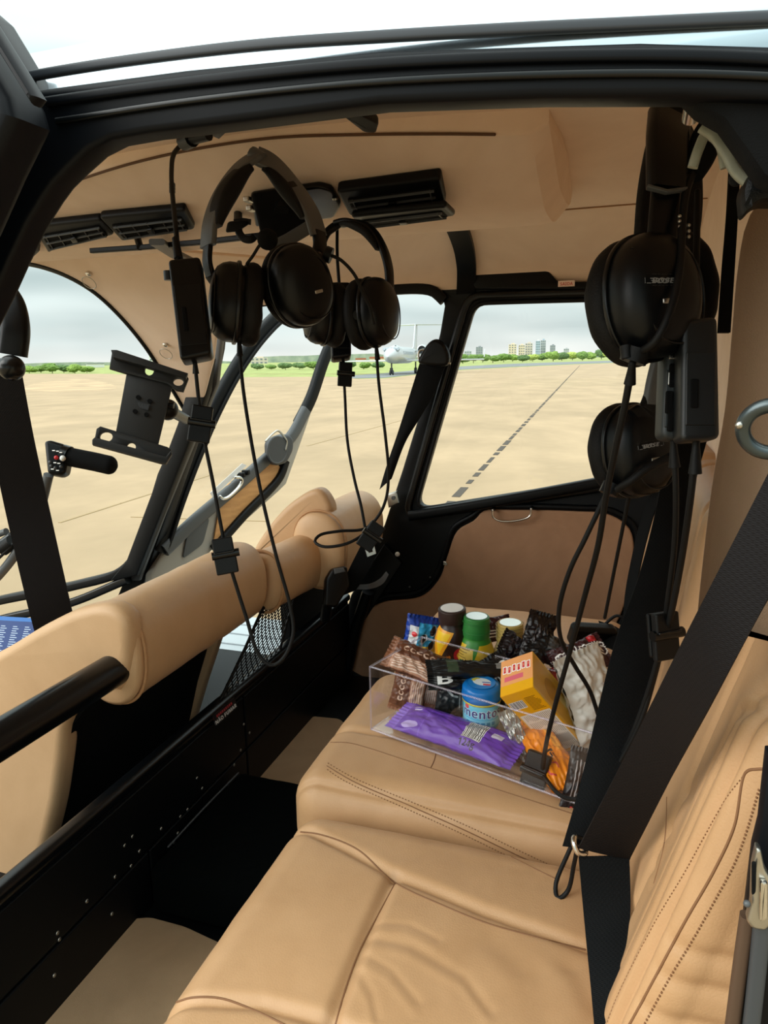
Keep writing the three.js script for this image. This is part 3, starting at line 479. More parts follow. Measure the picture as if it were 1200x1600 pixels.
benchCushion('third tan leather bench cushion behind the snack box, beside the far door', {
  x0: -0.425, x1: 0.045, z0: -1.245, z1: -1.660, y: 0.392, h: 0.14, r: 0.055, seams: [{ p: [[-0.45, -1.36], [0.1, -1.33]], k: 0.006 }],
});
// sewn details laid on the finished surfaces
sew(cushionA, [[470, 1300], [500, 1304], [558, 1327], [617, 1379], [690, 1414], [762, 1443], [840, 1465], [914, 1484]], 'seam'); sew(cushionA, [[617, 1381], [588, 1435], [560, 1490], [540, 1545], [522, 1610]], 'seam'); sew(cushionA, [[276, 1566], [300, 1559], [345, 1560], [400, 1580], [450, 1604]], 'seam'); sew(cushionA, [[492, 1256], [520, 1244], [564, 1243], [620, 1260], [675, 1282], [780, 1330], [873, 1376]], 'seam', 0.7);
sew(cushionB, [[517, 1160], [545, 1161], [576, 1169], [625, 1185], [675, 1201], [790, 1238], [902, 1274]], 'seam', 0.8); sew(cushionB, [[681, 1178], [678, 1189], [673, 1200]], 'seam', 0.8); sew(cushionB, [[512, 1192], [530, 1203], [556, 1217], [640, 1252], [733, 1292], [800, 1324], [862, 1353]], 'stitch', 0.9); sew(cushionB, [[511, 1202], [528, 1214], [552, 1227], [640, 1266], [722, 1303], [790, 1336], [850, 1364]], 'stitch', 0.9); sew(cushionB, [[511, 1197], [529, 1208], [554, 1222], [640, 1259], [728, 1298], [795, 1330], [856, 1358]], 'seam', 0.8);
// black bench box under the cushions
solo('bench_base', 'black box frame under the tan rear bench cushions', 'bench', [put(rbox(0.42, 0.25, 1.28, 0.01), V(-0.135, 0.126, -1.005)), put(rbox(0.44, 0.02, 1.30, 0.006), V(-0.135, 0.242, -1.005))], M.black);

// rear seat backs
function seatBack(label, { z0, z1, y0, y1, x, lean, t: th, r, fn, stitch = [], mat = M.leather }) {
  const g = pad([th, y1 - y0, z0 - z1], r, [30, 200, 170], fn), t = thing('seat_squab', label, 'seat back');
  g.applyMatrix4(new THREE.Matrix4().makeRotationZ(-lean)); g.translate(x + th / 2 + Math.sin(lean) * (y1 - y0) / 2, (y0 + y1) / 2, (z0 + z1) / 2); part('cover', g, mat, t);
  for (const s of stitch) stitches(s, 60, V(-1, 0.2, 0.2).normalize(), t, 0.004, 0.0009);
  return t;
}
const nearBack = seatBack('near tan leather seat back with stitched edge seams at the lower right corner', {
  z0: -0.488, z1: -0.80, y0: 0.33, y1: 0.80, x: -0.006, lean: 0.27, t: 0.10, r: 0.03,
  fn: (p, n) => { const f = clamp(-n.x, 0, 1), g = clamp(n.z, 0, 1), Y = p.y; let k = 0, zi = p.z;
    k += groove(zi - 0.1335, 0.004, 0.007) * Math.max(f, g) + groove(zi - 0.116, 0.004, 0.0022) * f + groove(dline(Y, zi, [[0.175, 0.165], [0.172, 0.13], [0.150, 0.102], [0.10, 0.092], [0.0, 0.086], [-0.25, 0.082]]), 0.006, 0.004) * f;
    k += 0.009 * sstep(zi, 0.05, 0.11) * f * (1 - sstep(Y, 0.15, 0.2)) + groove(Y - 0.178, 0.005, 0.006) * (f + g) * sstep(zi, 0.10, 0.13);
    k += groove(dline(Y, zi, [[-0.25, 0.02], [0.0, 0.028], [0.25, 0.03]]), 0.006, 0.004) * f;
    for (const [L, a] of [[[[0.03, 0.03], [0.05, 0.055]], 0.002], [[[-0.01, 0.03], [0.0, 0.06]], 0.0022], [[[-0.05, 0.03], [-0.05, 0.055]], 0.0018]]) k += groove(dline(Y, zi, L), 0.008, a) * f;
    for (const y of [-0.02, -0.05, -0.085]) k += groove(dline(Y, p.x, [[y, -0.04], [y + 0.03, 0.05]]), 0.007, 0.003) * g;
    return k + 0.0006 * fbm(p.x * 9, Y * 9, zi * 9, 3); },
});
settle(nearBack);
sew(nearBack, [[1197, 1201], [1180, 1202], [1166, 1206], [1147, 1292], [1115, 1362], [1072, 1437], [1030, 1515], [984, 1600], [960, 1640]], 'seam'); sew(nearBack, [[1186, 1233], [1166, 1300], [1147, 1350], [1116, 1408], [1083, 1467], [1045, 1530], [1007, 1600], [985, 1640]], 'stitch'); sew(nearBack, [[1160, 1214], [1136, 1245], [1104, 1300], [1070, 1362], [1028, 1432], [992, 1500], [962, 1562], [948, 1600]], 'stitch', 0.5);
sew(nearBack, [[1042, 1246], [1041, 1290], [1036, 1330], [1022, 1380]], 'seam', 0.6);
settle(seatBack('second tan leather seat back beyond the hanging belts', { z0: -0.815, z1: -1.225, y0: 0.34, y1: 0.83, x: 0.02, lean: 0.16, t: 0.09, r: 0.04, fn: (p, n) => (n.x < -0.1 ? groove(Math.abs(Math.abs(p.z) - 0.12), 0.007, 0.006) : 0) }));
settle(seatBack('third tan leather seat back next to the far rear door', { z0: -1.245, z1: -1.655, y0: 0.34, y1: 0.83, x: 0.02, lean: 0.16, t: 0.09, r: 0.04, fn: (p, n) => (n.x < -0.1 ? groove(Math.abs(Math.abs(p.z) - 0.12), 0.007, 0.006) : 0) }));

// rear bulkhead lining and the near rear pillar's padded cover
struct('wall_back', slab([...profPts.filter((_, i) => i % 3 === 0).map((p) => V(0.145, p.y + 0.004, p.z)), V(0.145, -0.1, -2.0), V(0.145, -0.1, -0.44)], V(-1, 0, 0), 0.02, { bevel: 0 }).translate(0.02, 0, 0), M.liner);
{
  const P = (l, z) => l.map(([a, b]) => onZ(z, a, b)), zc = -0.50;
  const front = spline(P([[1215, 296], [1190, 310], [1168, 345], [1153, 420], [1144, 520], [1133, 640], [1114, 750], [1098, 880], [1090, 960], [1088, 1000]], zc), 30);
  const rings = front.map((p, i) => { const rx = 0.035, R = []; for (let k = 0; k <= 14; k++) { const a = -Math.PI / 2 - k / 14 * Math.PI / 2 + Math.PI / 2; R.push(V(p.x + rx - rx * Math.cos(a), p.y, p.z + 0.03 * Math.sin(-a) * -1)); } R.push(V(0.16, p.y + (i < 4 ? 0.01 : 0), p.z + 0.02), V(0.16, p.y, p.z - 0.06)); for (let k = 0; k < 3; k++) R.push(V(p.x + 0.05 - 0.02 * k, p.y, p.z - 0.05 + 0.01 * k)); return R; });
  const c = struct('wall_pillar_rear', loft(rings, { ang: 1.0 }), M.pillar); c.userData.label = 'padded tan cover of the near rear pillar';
  
}

// ---------------------------------------------------------------- floor coverings
{
  const m = (label, px, y, n) => { const g = slab(roundPoly(px.map(([a, b]) => onY(y, a, b)), 0.012), V(0, 1, 0), 0.007, { bevel: 0.003 }); const t = solo('floor_mat', label, 'floor mat', g, M.mat, 'tan floor mats'); return t; };
  m('near tan floor mat with a sewn rim, in front of the near cushion', [[20, 1665], [120, 1535], [204, 1440], [235, 1437], [290, 1452], [345, 1478], [420, 1500], [300, 1700]], 0.004);
  m('far tan floor mat between the black step and the far door', [[372, 1252], [420, 1192], [488, 1122], [530, 1126], [560, 1150], [520, 1230], [485, 1280], [430, 1268]], 0.004);
}
{ const t = thing('floor_step', 'black carpeted step between the two tan floor mats', 'step'); part('carpet', pad([0.40, 0.098, 0.33], 0.02, [40, 10, 34], (p, n) => 0.002 * fbm(p.x * 14, p.y * 14, p.z * 14, 3)).translate(-0.575, 0.0485, -1.085), M.carpet, t); part('edge_highlight', tube([V(-0.768, 0.098, -1.235), V(-0.770, 0.099, -1.1), V(-0.770, 0.098, -0.98)], 0.0022, 30, 6), M.plasticGrey, t); settle(t); }  // thin grey tube draws the highlight along the step's edge

// ---------------------------------------------------------------- front seats: tan sleeves over the cross tube
const rollProf = (k, sag) => { const o = []; for (let i = 0; i < 40; i++) { const a = i / 40 * tau, c = Math.cos(a), s = Math.sin(a); o.push([0.066 * k * Math.sign(c) * Math.abs(c) ** 0.9, (s > 0 ? 0.085 : 0.10 + sag) * k * Math.sign(s) * Math.abs(s) ** 0.85]); } return o; };
function roll(z0, z1, k, cx, cy, { n = 60, sag = 0, endR = 0.03, seam = [], wob = 1, slope = 0 }) {
  const rings = [], P = rollProf(k, sag);
  for (let i = 0; i <= n; i++) {
    const u = i / n, z = lerp(z0, z1, u), e = Math.min(u, 1 - u) * Math.abs(z1 - z0), f = e < endR ? Math.sqrt(1 - (1 - e / endR) ** 2 * 0.65) : 1;
    let q = f * (1 + 0.02 * fbm(z * 7, k * 3, 1, 2) * wob); for (const s of seam) q *= 1 - 0.045 * Math.exp(-(((z - s) / 0.008) ** 2));
    rings.push(P.map(([a, b], j) => { const w = 1 + 0.012 * wob * fbm(z * 16, Math.cos(j / 40 * tau) * 1.2, Math.sin(j / 40 * tau) * 1.2, 3); return V(cx + slope * u + a * q * w, cy + b * q * w, z); }));
  }
  return loft(rings, { ang: 1.2 });
}
const seatA = thing('front_seat', 'nearest front seat, wide tan leather roll over its black back shell', 'seat', 'front seats');
{
  part('top_roll', roll(-0.935, -1.43, 1.0, -0.835, 0.492, { seam: [-0.965], endR: 0.018 }), M.leatherFrontLit, seatA);
  part('piping', sweep(spline(rollProf(1.012, 0).filter((_, i) => i % 2 === 0).map(([a, b]) => V(-0.835 + a, 0.492 + b, -0.963)), 80, true).slice(0, -1), circ(0.0032, 8), V(0, 0, 1), { closedPath: true }), M.leatherDark, seatA);
  // upholstered flank: side wall of the backrest, leaning forward as it goes down
  const s = [[196, 968], [170, 948], [130, 950], [70, 976], [10, 1012], [-60, 1052], [-140, 1120], [-140, 1330], [-40, 1392], [18, 1382], [44, 1374], [62, 1348], [84, 1270], [96, 1190], [104, 1130], [130, 1100], [160, 1080], [186, 1082], [200, 1040]].map(([a, b]) => onZ(-0.93, a, b));
  part('flank', slab(spline(s, 110, true), V(0, 0, 1), 0.05, { bevel: 0.018, seg: 5 }).translate(0, 0, -0.048), M.leatherFrontLit, seatA);
  part('seat_pad', put(pad([0.48, 0.12, 0.48], 0.05, [20, 8, 20], null), V(-1.25, 0.2, -1.185)), M.leatherFrontLit, seatA);
  // back shell
  const b = [[-0.845, 0.44, -0.955], [-0.845, 0.44, -1.405], [-0.985, 0.262, -1.43], [-1.04, 0.02, -1.43], [-1.04, 0.02, -0.945]].map((p) => V(...p));
  const L = loft([[b[0], b[1]], [V(-0.93, 0.34, -0.95), V(-0.93, 0.34, -1.415)], [V(-0.99, 0.2, -0.948), V(-0.985, 0.2, -1.43)], [b[4], b[3]]].map(([p, q]) => [p, q, q.clone().add(V(-0.03, -0.005, 0)), p.clone().add(V(-0.03, -0.005, 0))]), { ang: 0.5 });
  part('back_shell', L, M.blackMatt, seatA);
  const e = spline([[414, 930], [352, 965], [328, 985], [300, 1070], [270, 1168]].map(([x, y], i) => V(lerp(-0.84, -1.06, i / 4), onZ(-1.435, x, y).y, -1.437)), 30);
  part('far_edge', sweep([V(-0.855, 0.42, -1.435), V(-0.93, 0.33, -1.435), V(-0.985, 0.2, -1.438), V(-1.05, 0.03, -1.44)], rrect(0.035, 0.03, 0.008), V(0, 0, 1)), M.leatherFrontLit, seatA);
  settle(seatA);
}
{
  const b = thing('front_seat', 'middle front seat section, lower tan roll with net pouch on its back', 'seat', 'front seats');
  part('top_roll', roll(-1.435, -1.66, 0.80, -0.80, 0.478, { endR: 0.02, slope: 0.03 }), M.leatherFrontLit, b);
  part('piping', sweep(spline(rollProf(0.83, 0).filter((_, i) => i % 2 === 0).map(([a, q]) => V(-0.80 + a, 0.478 + q, -1.447)), 80, true).slice(0, -1), circ(0.004, 8), V(0, 0, 1), { closedPath: true }), M.leatherDark, b);
  part('back_shell', loft([[-0.795, 0.44, -1.57, -1.95], [-0.81, 0.36, -1.60, -1.95], [-0.83, 0.27, -1.64, -1.95], [-0.88, 0.03, -1.68, -1.95]].map(([x, y, z0, z1]) => [V(x, y, z0), V(x, y, z1), V(x - 0.025, y, z1), V(x - 0.025, y, z0)]), { ang: 0.5 }), M.blackMatt, b);
  settle(b);
  const c = thing('front_seat', 'farthest front seat, large tan roll beside the far door post', 'seat', 'front seats');
  part('top_roll', roll(-1.62, -1.965, 1.12, -0.735, 0.512, { endR: 0.02, seam: [-1.645] }), M.leatherFrontLit, c);
  part('piping', sweep(spline(rollProf(1.135, 0).filter((_, i) => i % 2 === 0).map(([a, q]) => V(-0.735 + a, 0.512 + q, -1.645)), 80, true).slice(0, -1), circ(0.003, 8), V(0, 0, 1), { closedPath: true }), M.leatherDark, c);
  const s = [[398, 866], [424, 818], [462, 780], [500, 764], [520, 800], [470, 860]].map(([a, q]) => onZ(-1.67, a, q)); part('flank', slab(spline(s, 60, true), V(0, 0, 1), 0.05, { bevel: 0.015, seg: 4 }).translate(0, 0, -0.04), M.leatherFrontLit, c);
  settle(c);
}
// tube
solo('cross_tube', 'black tube running out of the nearest tan roll towards the camera', 'tube', sweep([V(-0.815, 0.47, -0.25), V(-0.815, 0.469, -0.6), V(-0.815, 0.468, -0.955)], circ(0.029, 24), V(0, 1, 0)), M.blackSatin);
// net pouch
{
  const t = thing('net_pouch', 'black elastic net pouch stretched behind the middle front seat', 'net pouch');
  const A = onX(-0.797, 338, 1107), B = onX(-0.797, 418, 940), C2 = onX(-0.797, 462, 920), D = onX(-0.797, 432, 1036);
  const P = (u, v) => A.clone().lerp(D, u).lerp(B.clone().lerp(C2, u), v), list = [], n = 22, m = 11;
  for (let i = 0; i < n; i++) for (let j = 0; j < m; j++) { const k = (i % 2) * 0.5, a = P((j + k) / m, i / n), b = P((j + k + 0.5) / m, (i + 1) / n), c = P((j + k - 0.5) / m, (i + 1) / n); list.push(rod(a, b, 0.0016, 4)); list.push(rod(a, c, 0.0016, 4)); }
  const net = part('net', list, M.rubber, t); net.userData.kind = 'stuff';
  part('hem', tube([P(0, 0), P(0, 0.5), P(0, 1), P(0.5, 1.01), P(1, 1), P(1, 0.5), P(1, 0)], 0.004, 60, 6), M.rubber, t);
  // warning printed on the ledge beneath it
  const a = onX(-0.80, 338, 1122), x = onX(-0.80, 366, 1102).sub(a), w = x.length(); x.normalize();
  settle(t);
  const z = V(1, 0, 0), y = z.clone().cross(x).normalize();
  const tx = canv(256, 96, (c, W, H) => { c.fillStyle = '#0c0d0f'; c.fillRect(0, 0, W, H); c.fillStyle = '#a03038'; for (let k = 0; k < 9; k++) c.fillRect(34 + k * 21, 16, 13, 22); c.fillStyle = '#d6d6d6'; c.textAlign = 'center'; c.font = 'bold 42px sans-serif'; c.fillText('NÃO FUMAR', W / 2, 84); });
  const pl = thing('notice_plate', 'small black no-smoking notice in white capitals on the partition ledge', 'notice');
  plate(0.088, 0.024, tx, 'plate', pl, onX(-0.778, 352, 1112), V(0, 0, -1), V(-0.3, 1, 0).normalize(), 0.001); settle(pl);
}

// ================================================================ OVERHEAD DUCT, VENTS, FITTINGS
const SL0 = V(0, 1.322, -1.07), SLN = V(0, -0.255, 0.085).normalize();   // sloping fascia of the duct
const sl = (list, o = 0) => list.map(([x, y]) => onP(SL0.clone().addScaledVector(SLN, o), SLN, x, y));
{
  // duct: sloping fascia with a curved upper edge, underside, far flank; its aft end tapers into the ceiling
  const edge = new THREE.CatmullRomCurve3(sl([[-20, 345], [75, 300], [180, 262], [330, 228], [450, 213], [600, 209], [720, 209], [840, 212], [880, 216]]), false, 'centripetal').getPoints(160);
  const edgeAt = (x) => edge.reduce((a, b) => (Math.abs(b.x - x) < Math.abs(a.x - x) ? b : a)), py = (z) => 1.322 + (z + 1.07) / 3;
  const rings = [], N = 56, xA = -1.52, xB = -0.125;
  for (let i = 0; i <= N; i++) {
    const u = i / N, x = lerp(xA, xB, u), e = edgeAt(clamp(x, edge[0].x, -0.15)), k = x > -0.165 ? Math.sqrt(Math.max(0, 1 - ((x + 0.165) / 0.042) ** 2)) * 0.4 + 0.6 : 1, q = [[e.z + 0.010, 1.36], [e.z + 0.004, e.y + 0.018], [e.z, e.y], [e.z - 0.012, py(e.z - 0.012)], [lerp(e.z, -1.31, 0.5), py(lerp(e.z, -1.31, 0.5))], [-1.30, py(-1.30)], [-1.335, 1.236], [-1.40, 1.234], [-1.52, 1.243], [-1.60, 1.27], [-1.66, 1.36]];
    rings.push(new THREE.CatmullRomCurve3(q.map(([z, y]) => V(x, lerp(1.36, y, k), lerp(-1.32, z, 0.8 + 0.2 * k))), false, 'centripetal').getPoints(44));
  }
  const d = struct('ceiling_duct', loft(rings, { ang: 0.6, cap: false }), M.liner); d.userData.label = 'tan padded overhead duct along the middle of the ceiling';
  const last = rings[N], c = V(xB + 0.012, 1.31, -1.32); part('end_cap', loft([last, last.map((p) => p.clone().lerp(V(xB + 0.008, p.y * 0.3 + 1.33 * 0.7, -1.32), 0.5)), last.map(() => c.clone())], { ang: 1, cap: false }), M.liner, d);
  part('seam', tube(rings.slice(0, N - 2).filter((_, i) => i % 5 === 0 || i === 53).map((r) => r[9].clone().add(V(0, -0.001, 0.003))), 0.0022, 90, 6), std({ color: '#5d432e', roughness: 0.8 }), d);
}
function vent(label, q, { plane = sl, nx = 5, ny = 3, th = 0.016, group, n = SLN } = {}) {
  const t = thing('air_vent', label, 'air vent', 'overhead air vents'), [A, B, C, D] = plane(q, 0), P = (u, v, o = 0) => A.clone().lerp(B, u).lerp(D.clone().lerp(C, u), v).addScaledVector(n, o);
  part('housing', slab(roundPoly([P(0, 0), P(1, 0), P(1, 1), P(0, 1)], 0.008), n, th, { bevel: 0.005, seg: 3 }), M.black, t);
  part('grille_well', slab(roundPoly([P(0.07, 0.30, th + 0.0003), P(0.93, 0.30, th + 0.0003), P(0.93, 0.92, th + 0.0003), P(0.07, 0.92, th + 0.0003)], 0.004), n, 0.0012, { bevel: 0.0003 }), M.blackMatt, t);
  const bar = (a, b, w, h) => sweep([a, a.clone().lerp(b, 0.5), b], rrect(w, h, 0.0005, 1), n);
  for (let j = 0; j < ny; j++) part('slat', bar(P(0.08, 0.36 + j * 0.5 / Math.max(1, ny - 1), th + 0.003), P(0.92, 0.36 + j * 0.5 / Math.max(1, ny - 1), th + 0.003), 0.0022, 0.005), M.darkGrey, t);
  for (let i = 0; i < nx; i++) part('vane', bar(P(0.12 + i * 0.76 / (nx - 1), 0.33, th + 0.002), P(0.12 + i * 0.76 / (nx - 1), 0.89, th + 0.002), 0.0018, 0.004), M.darkGrey, t);
  part('thumb_tab', slab(roundPoly([P(0.46, 0.5, th + 0.004), P(0.54, 0.5, th + 0.004), P(0.54, 0.72, th + 0.004), P(0.46, 0.72, th + 0.004)], 0.003), n, 0.005, { bevel: 0.0015 }), M.plastic, t);
  return settle(t);
}
vent('left black air vent with a gridded grille at the forward end of the duct', [[52, 343], [158, 331], [180, 356], [76, 384]]);
vent('black air vent with a gridded grille beside the leftmost one', [[156, 328], [290, 315], [306, 347], [192, 366]]);
vent('large black slotted air vent on the duct right of the hanging headsets', [[527, 282], [690, 260], [698, 302], [548, 322]], { nx: 2, ny: 3, th: 0.02 });
{ const n = V(0, -1, 0), pl = (l, o) => l.map(([x, y]) => onY(1.236 - o, x, y)); vent('narrow black slotted air vent under the large one', [[548, 328], [697, 311], [712, 326], [566, 346]], { plane: pl, nx: 3, ny: 2, th: 0.012, n }); }
// black fitting at the duct's forward end
solo('duct_bracket', 'small black bracket under the leftmost air vent', 'bracket', slab(roundPoly(sl([[38, 372], [58, 368], [64, 380], [50, 393], [42, 390]], 0.004), 0.004), SLN, 0.02, { bevel: 0.004 }), M.black);
// switch panel and the dark intercom box hung below it
{
  const t = thing('switch_panel', 'black overhead panel with a chrome screw behind the hanging headset', 'panel');
  part('plate', slab(roundPoly(sl([[392, 298], [500, 282], [520, 288], [534, 312], [522, 332], [400, 346]], 0.001), 0.008), SLN, 0.012, { bevel: 0.004, seg: 3 }), M.blackSatin, t);
  const s = sl([[524, 311]], 0.014)[0]; part('screw', put(new THREE.CylinderGeometry(0.0055, 0.0055, 0.003, 16), s, [0.32, 0, 0]), M.steel, t);
  for (const [x, y] of [[388, 312], [392, 326]]) part('switch', put(rbox(0.012, 0.01, 0.02, 0.003), sl([[x, y]], 0.012)[0]), M.steel, t);
  settle(t);
  const b = thing('intercom_box', 'dark trapezoid intercom box hanging under the overhead panel, behind the headset', 'box');
  const q = [[392, 302], [462, 290], [488, 344], [470, 362], [424, 388], [408, 372]].map(([x, y]) => dep(1.16, x, y)), n = ray(440, 340).multiplyScalar(-1).normalize();
  part('case', slab(roundPoly(q, 0.008), n, 0.05, { bevel: 0.005, seg: 3 }).translate(-n.x * 0.05, -n.y * 0.05, -n.z * 0.05), M.blackMatt, b);
  part('trim', sweep([dep(1.15, 420, 390), dep(1.15, 450, 375), dep(1.15, 488, 352)], rrect(0.02, 0.006, 0.002), n), M.darkGrey, b);
  part('hanger', rod(dep(1.17, 440, 330), dep(1.19, 440, 292), 0.012), M.black, b);
  settle(b);
}
// coat hook and the dark rail below the duct
{
  const h = thing('coat_hook', 'small black double coat hook under the duct, left of the hanging headset', 'hook'), D = 1.3, P = (x, y, d = D) => dep(d, x, y);
  part('base', [slab(roundPoly([P(356, 346), P(384, 344), P(390, 350), P(372, 362), P(352, 364)], 0.006), ray(370, 350).multiplyScalar(-1), 0.012, { bevel: 0.003 }), rod(P(372, 352), P(372, 334, 1.33), 0.008)], M.black, h);
  part('prong', sweep(spline([P(372, 352), P(374, 364), P(382, 373), P(392, 374), P(398, 369)], 30), rrect(0.014, 0.007, 0.003), ray(380, 360)), M.black, h);
  part('prong', sweep(spline([P(366, 347), P(378, 345), P(392, 347)], 20), rrect(0.010, 0.006, 0.002), ray(380, 350)), M.black, h);
  settle(h);
  const r = thing('curtain_rail', 'thin black rail on a short post below the left air vents', 'rail'), R = (x, y) => onY(1.215, x, y);
  part('bar', sweep([R(143, 392), R(230, 386), R(330, 377), R(425, 366)], rrect(0.012, 0.01, 0.002), V(0, 1, 0)), M.black, r);
  part('post', [rod(R(219, 386), onY(1.245, 214, 370), 0.007)], M.black, r);
  part('grey_arm', sweep([R(245, 378), R(275, 398), R(300, 410)], rrect(0.03, 0.012, 0.004), V(0, 1, 0)), M.darkGrey, r);
  settle(r);
}
// black ceiling bracket and the jack socket for the control box's lead
solo('ceiling_bracket', 'black wedge bracket on the ceiling above the large air vent', 'bracket', slab(roundPoly([[531, 180], [562, 181], [592, 196], [588, 209], [568, 208]].map(([x, y]) => onY(1.298, x, y)), 0.006), V(0, -1, 0), 0.014, { bevel: 0.004 }).translate(0, 0.014, 0), M.black);
{
  const t = thing('jack_socket', 'black headset jack socket with plug on the ceiling, top left', 'socket'), S = (x, y, h = 1.275) => onY(h, x, y);
  part('plate', slab([S(322, 204, 1.28), S(362, 201, 1.28), S(343, 219, 1.28), S(330, 214, 1.28)], V(0, 1, 0), 0.03, { bevel: 0.004 }), M.black, t);
  part('plug', [rod(S(326, 210), S(300, 216), 0.008), rod(S(300, 216), S(287, 222), 0.011)], M.plastic, t);
  settle(t);
}
// snap studs with wire rings on the tan fore panel
for (const [x, y, r, l] of [[138, 428, 11, 'chrome snap stud with a wire ring on the tan panel, upper of two'], [258, 539, 9, 'chrome snap stud with a wire ring, lower of two by the windscreen post']]) {
  const n = V(0, -0.68, 0.734).normalize(), p0 = V(0, 1.3, -1.55).addScaledVector(n, 0.016), t = thing('snap_stud', l, 'snap stud', 'snap studs on the fore panel'), c = onP(p0, n, x, y), q = new THREE.Quaternion().setFromUnitVectors(V(0, 0, 1), n);
  const g = new THREE.SphereGeometry(0.0085, 18, 10); g.scale(1, 0.85, 0.6); g.applyQuaternion(q); part('stud', g.translate(c.x, c.y, c.z), M.chrome, t);
  const rc = onP(p0, n, x + 2, y + 14), tg = new THREE.TorusGeometry(0.019, 0.0011, 6, 36).applyQuaternion(q); part('ring', tg.translate(rc.x, rc.y, rc.z + 0.002), M.steel, t); settle(t);
}
// seams in the ceiling lining
{ const s = (x) => profCurve.getPoint(x); const zs = [[-1.72, 0.0015]]; for (const [z, r] of zs) { const p = profPts.reduce((a, b) => (Math.abs(b.z - z) < Math.abs(a.z - z) ? b : a)); struct('ceiling_seam', tube([V(-0.36, p.y - 0.001, p.z), V(-0.1, p.y - 0.0015, p.z), V(0.14, p.y - 0.001, p.z)], r, 20, 6), M.leatherDark); } }
// red and white exit sticker over the far door
{ const t = thing('exit_sticker', 'small white sticker with red exit lettering over the far rear window', 'sticker'), c = onZ(ZW + 0.026, 885, 443); plate(0.042, 0.015, canv(168, 60, (c2, w, h) => { c2.fillStyle = '#e6cfc2'; c2.fillRect(0, 0, w, h); c2.fillStyle = '#b5382c'; c2.font = 'bold 44px sans-serif'; c2.textAlign = 'center'; c2.textBaseline = 'middle'; c2.fillText('SAIDA', w / 2, h / 2 + 2); }), 'label', t, c, V(1, 0, 0), V(0, 1, 0), 0.001); settle(t); }

// ================================================================ HEADSETS, CONTROL BOXES, CABLES
const camV = (x, y, z) => V(x, y, z).applyQuaternion(camera.quaternion);   // a direction given as right, up, towards the viewer
const ell = (a, b, z, n = 36, e = 0.9) => Array.from({ length: n }, (_, i) => { const t = i / n * tau, c = Math.cos(t), s = Math.sin(t); return V(a * Math.sign(c) * Math.abs(c) ** e, b * Math.sign(s) * Math.abs(s) ** e, z); });
const boseM = canv(256, 64, (c, w, h) => { c.clearRect(0, 0, w, h); c.strokeStyle = '#85898c'; c.lineWidth = 5; c.beginPath(); c.moveTo(8, 52); c.lineTo(40, 52); c.stroke(); c.fillStyle = '#9a9ea1'; c.font = 'italic bold 50px sans-serif'; c.textAlign = 'left'; c.setTransform(1.35, 0, 0, 0.85, 0, 0); c.fillText('BOSE', 30, 61); }, { roughness: 0.4, transparent: true });
function earCup(parent, c, out, up, s = 1, { logo = true, yoke = true, text = true } = {}) {
  out = out.clone().normalize(); const x = up.clone().cross(out).normalize(), y = out.clone().cross(x), B = basis(x, y, out, c).multiply(new THREE.Matrix4().makeScale(s, s, s)), a = 0.040, b = 0.050, A = (g) => g.applyMatrix4(B);
  const shell = part('ear_shell', A(loft([[-0.004, 0.93], [0.002, 1], [0.014, 1.0], [0.022, 0.95], [0.029, 0.84], [0.0335, 0.66], [0.036, 0.42], [0.037, 0.15]].map(([z, k]) => ell(a * k, b * k, z)), { ang: 0.8 })), M.plastic, parent);
  part('rim', A(sweep(ell(a * 1.01, b * 1.01, 0.002, 60), rrect(0.004, 0.005, 0.0015), V(0, 0, 1), { closedPath: true })), M.blackSatin, shell);
  part('panel_line', A(sweep(ell(a * 0.72, b * 0.76, 0.0318, 60).map((p) => V(p.x + 0.004, p.y - 0.004, p.z - 0.0005)), circ(0.0009, 6), V(0, 0, 1), { closedPath: true })), M.blackSatin, shell);
  const cr = []; for (let i = 0; i < 60; i++) { const t = i / 60 * tau, cx = Math.cos(t), sy = Math.sin(t), R = []; for (let k = 0; k < 14; k++) { const q = k / 14 * tau, w = 0.0105 * Math.cos(q), h = 0.0125 * Math.sin(q); R.push(V((a + 0.0005 - 0.0075 + w) * cx, (b + 0.0005 - 0.0075 + w) * sy, -0.016 + h * (1 + 0.06 * Math.sin(t * 9)))); } cr.push(R); }
  part('ear_cushion', A(loft(cr, { closedPath: true, cap: false, ang: 1 })), M.pad, parent);
  part('inner_cloth', A(put(new THREE.CylinderGeometry(0.032, 0.032, 0.002, 24), V(0, 0, -0.010), [Math.PI / 2, 0, 0])), M.blackMatt, parent);
  if (yoke) {
    const P = []; for (let i = 0; i <= 40; i++) { const t = lerp(-0.15, Math.PI + 0.15, i / 40); P.push(V((a + 0.006) * Math.cos(t), (b + 0.008) * Math.sin(t) * (1 + 0.1 * Math.sin(t) ** 8), 0.010 + 0.006 * Math.sin(t))); }
    const y2 = part('yoke', A(sweep(P, rrect(0.006, 0.011, 0.002), V(0, 0, 1), { scale: (t) => [1, 0.8 + 0.5 * Math.sin(t * Math.PI)] })), M.plastic, parent);
    for (const sx of [-1, 1]) part('pivot', A(put(new THREE.CylinderGeometry(0.0075, 0.0085, 0.008, 18), V(sx * (a + 0.004), -0.003, 0.010), [0, 0, -sx * Math.PI / 2])), M.blackSatin, y2);
  }
  if (logo) { if (text) plate(0.034 * s, 0.0085 * s, boseM, 'logo', shell, V(text.x ?? 0.004, 0.006, text.z ?? 0.0375).applyMatrix4(B), x, y, 0.0008); part('badge', A(put(rbox(0.011, 0.004, 0.002, 0.0009), V((text.x ?? 0.004) + 0.005, -0.010, (text.z ?? 0.0375) - 0.0006))), M.steel, shell); }
  return { at: (p) => p.clone().applyMatrix4(B), x, y, out };
}
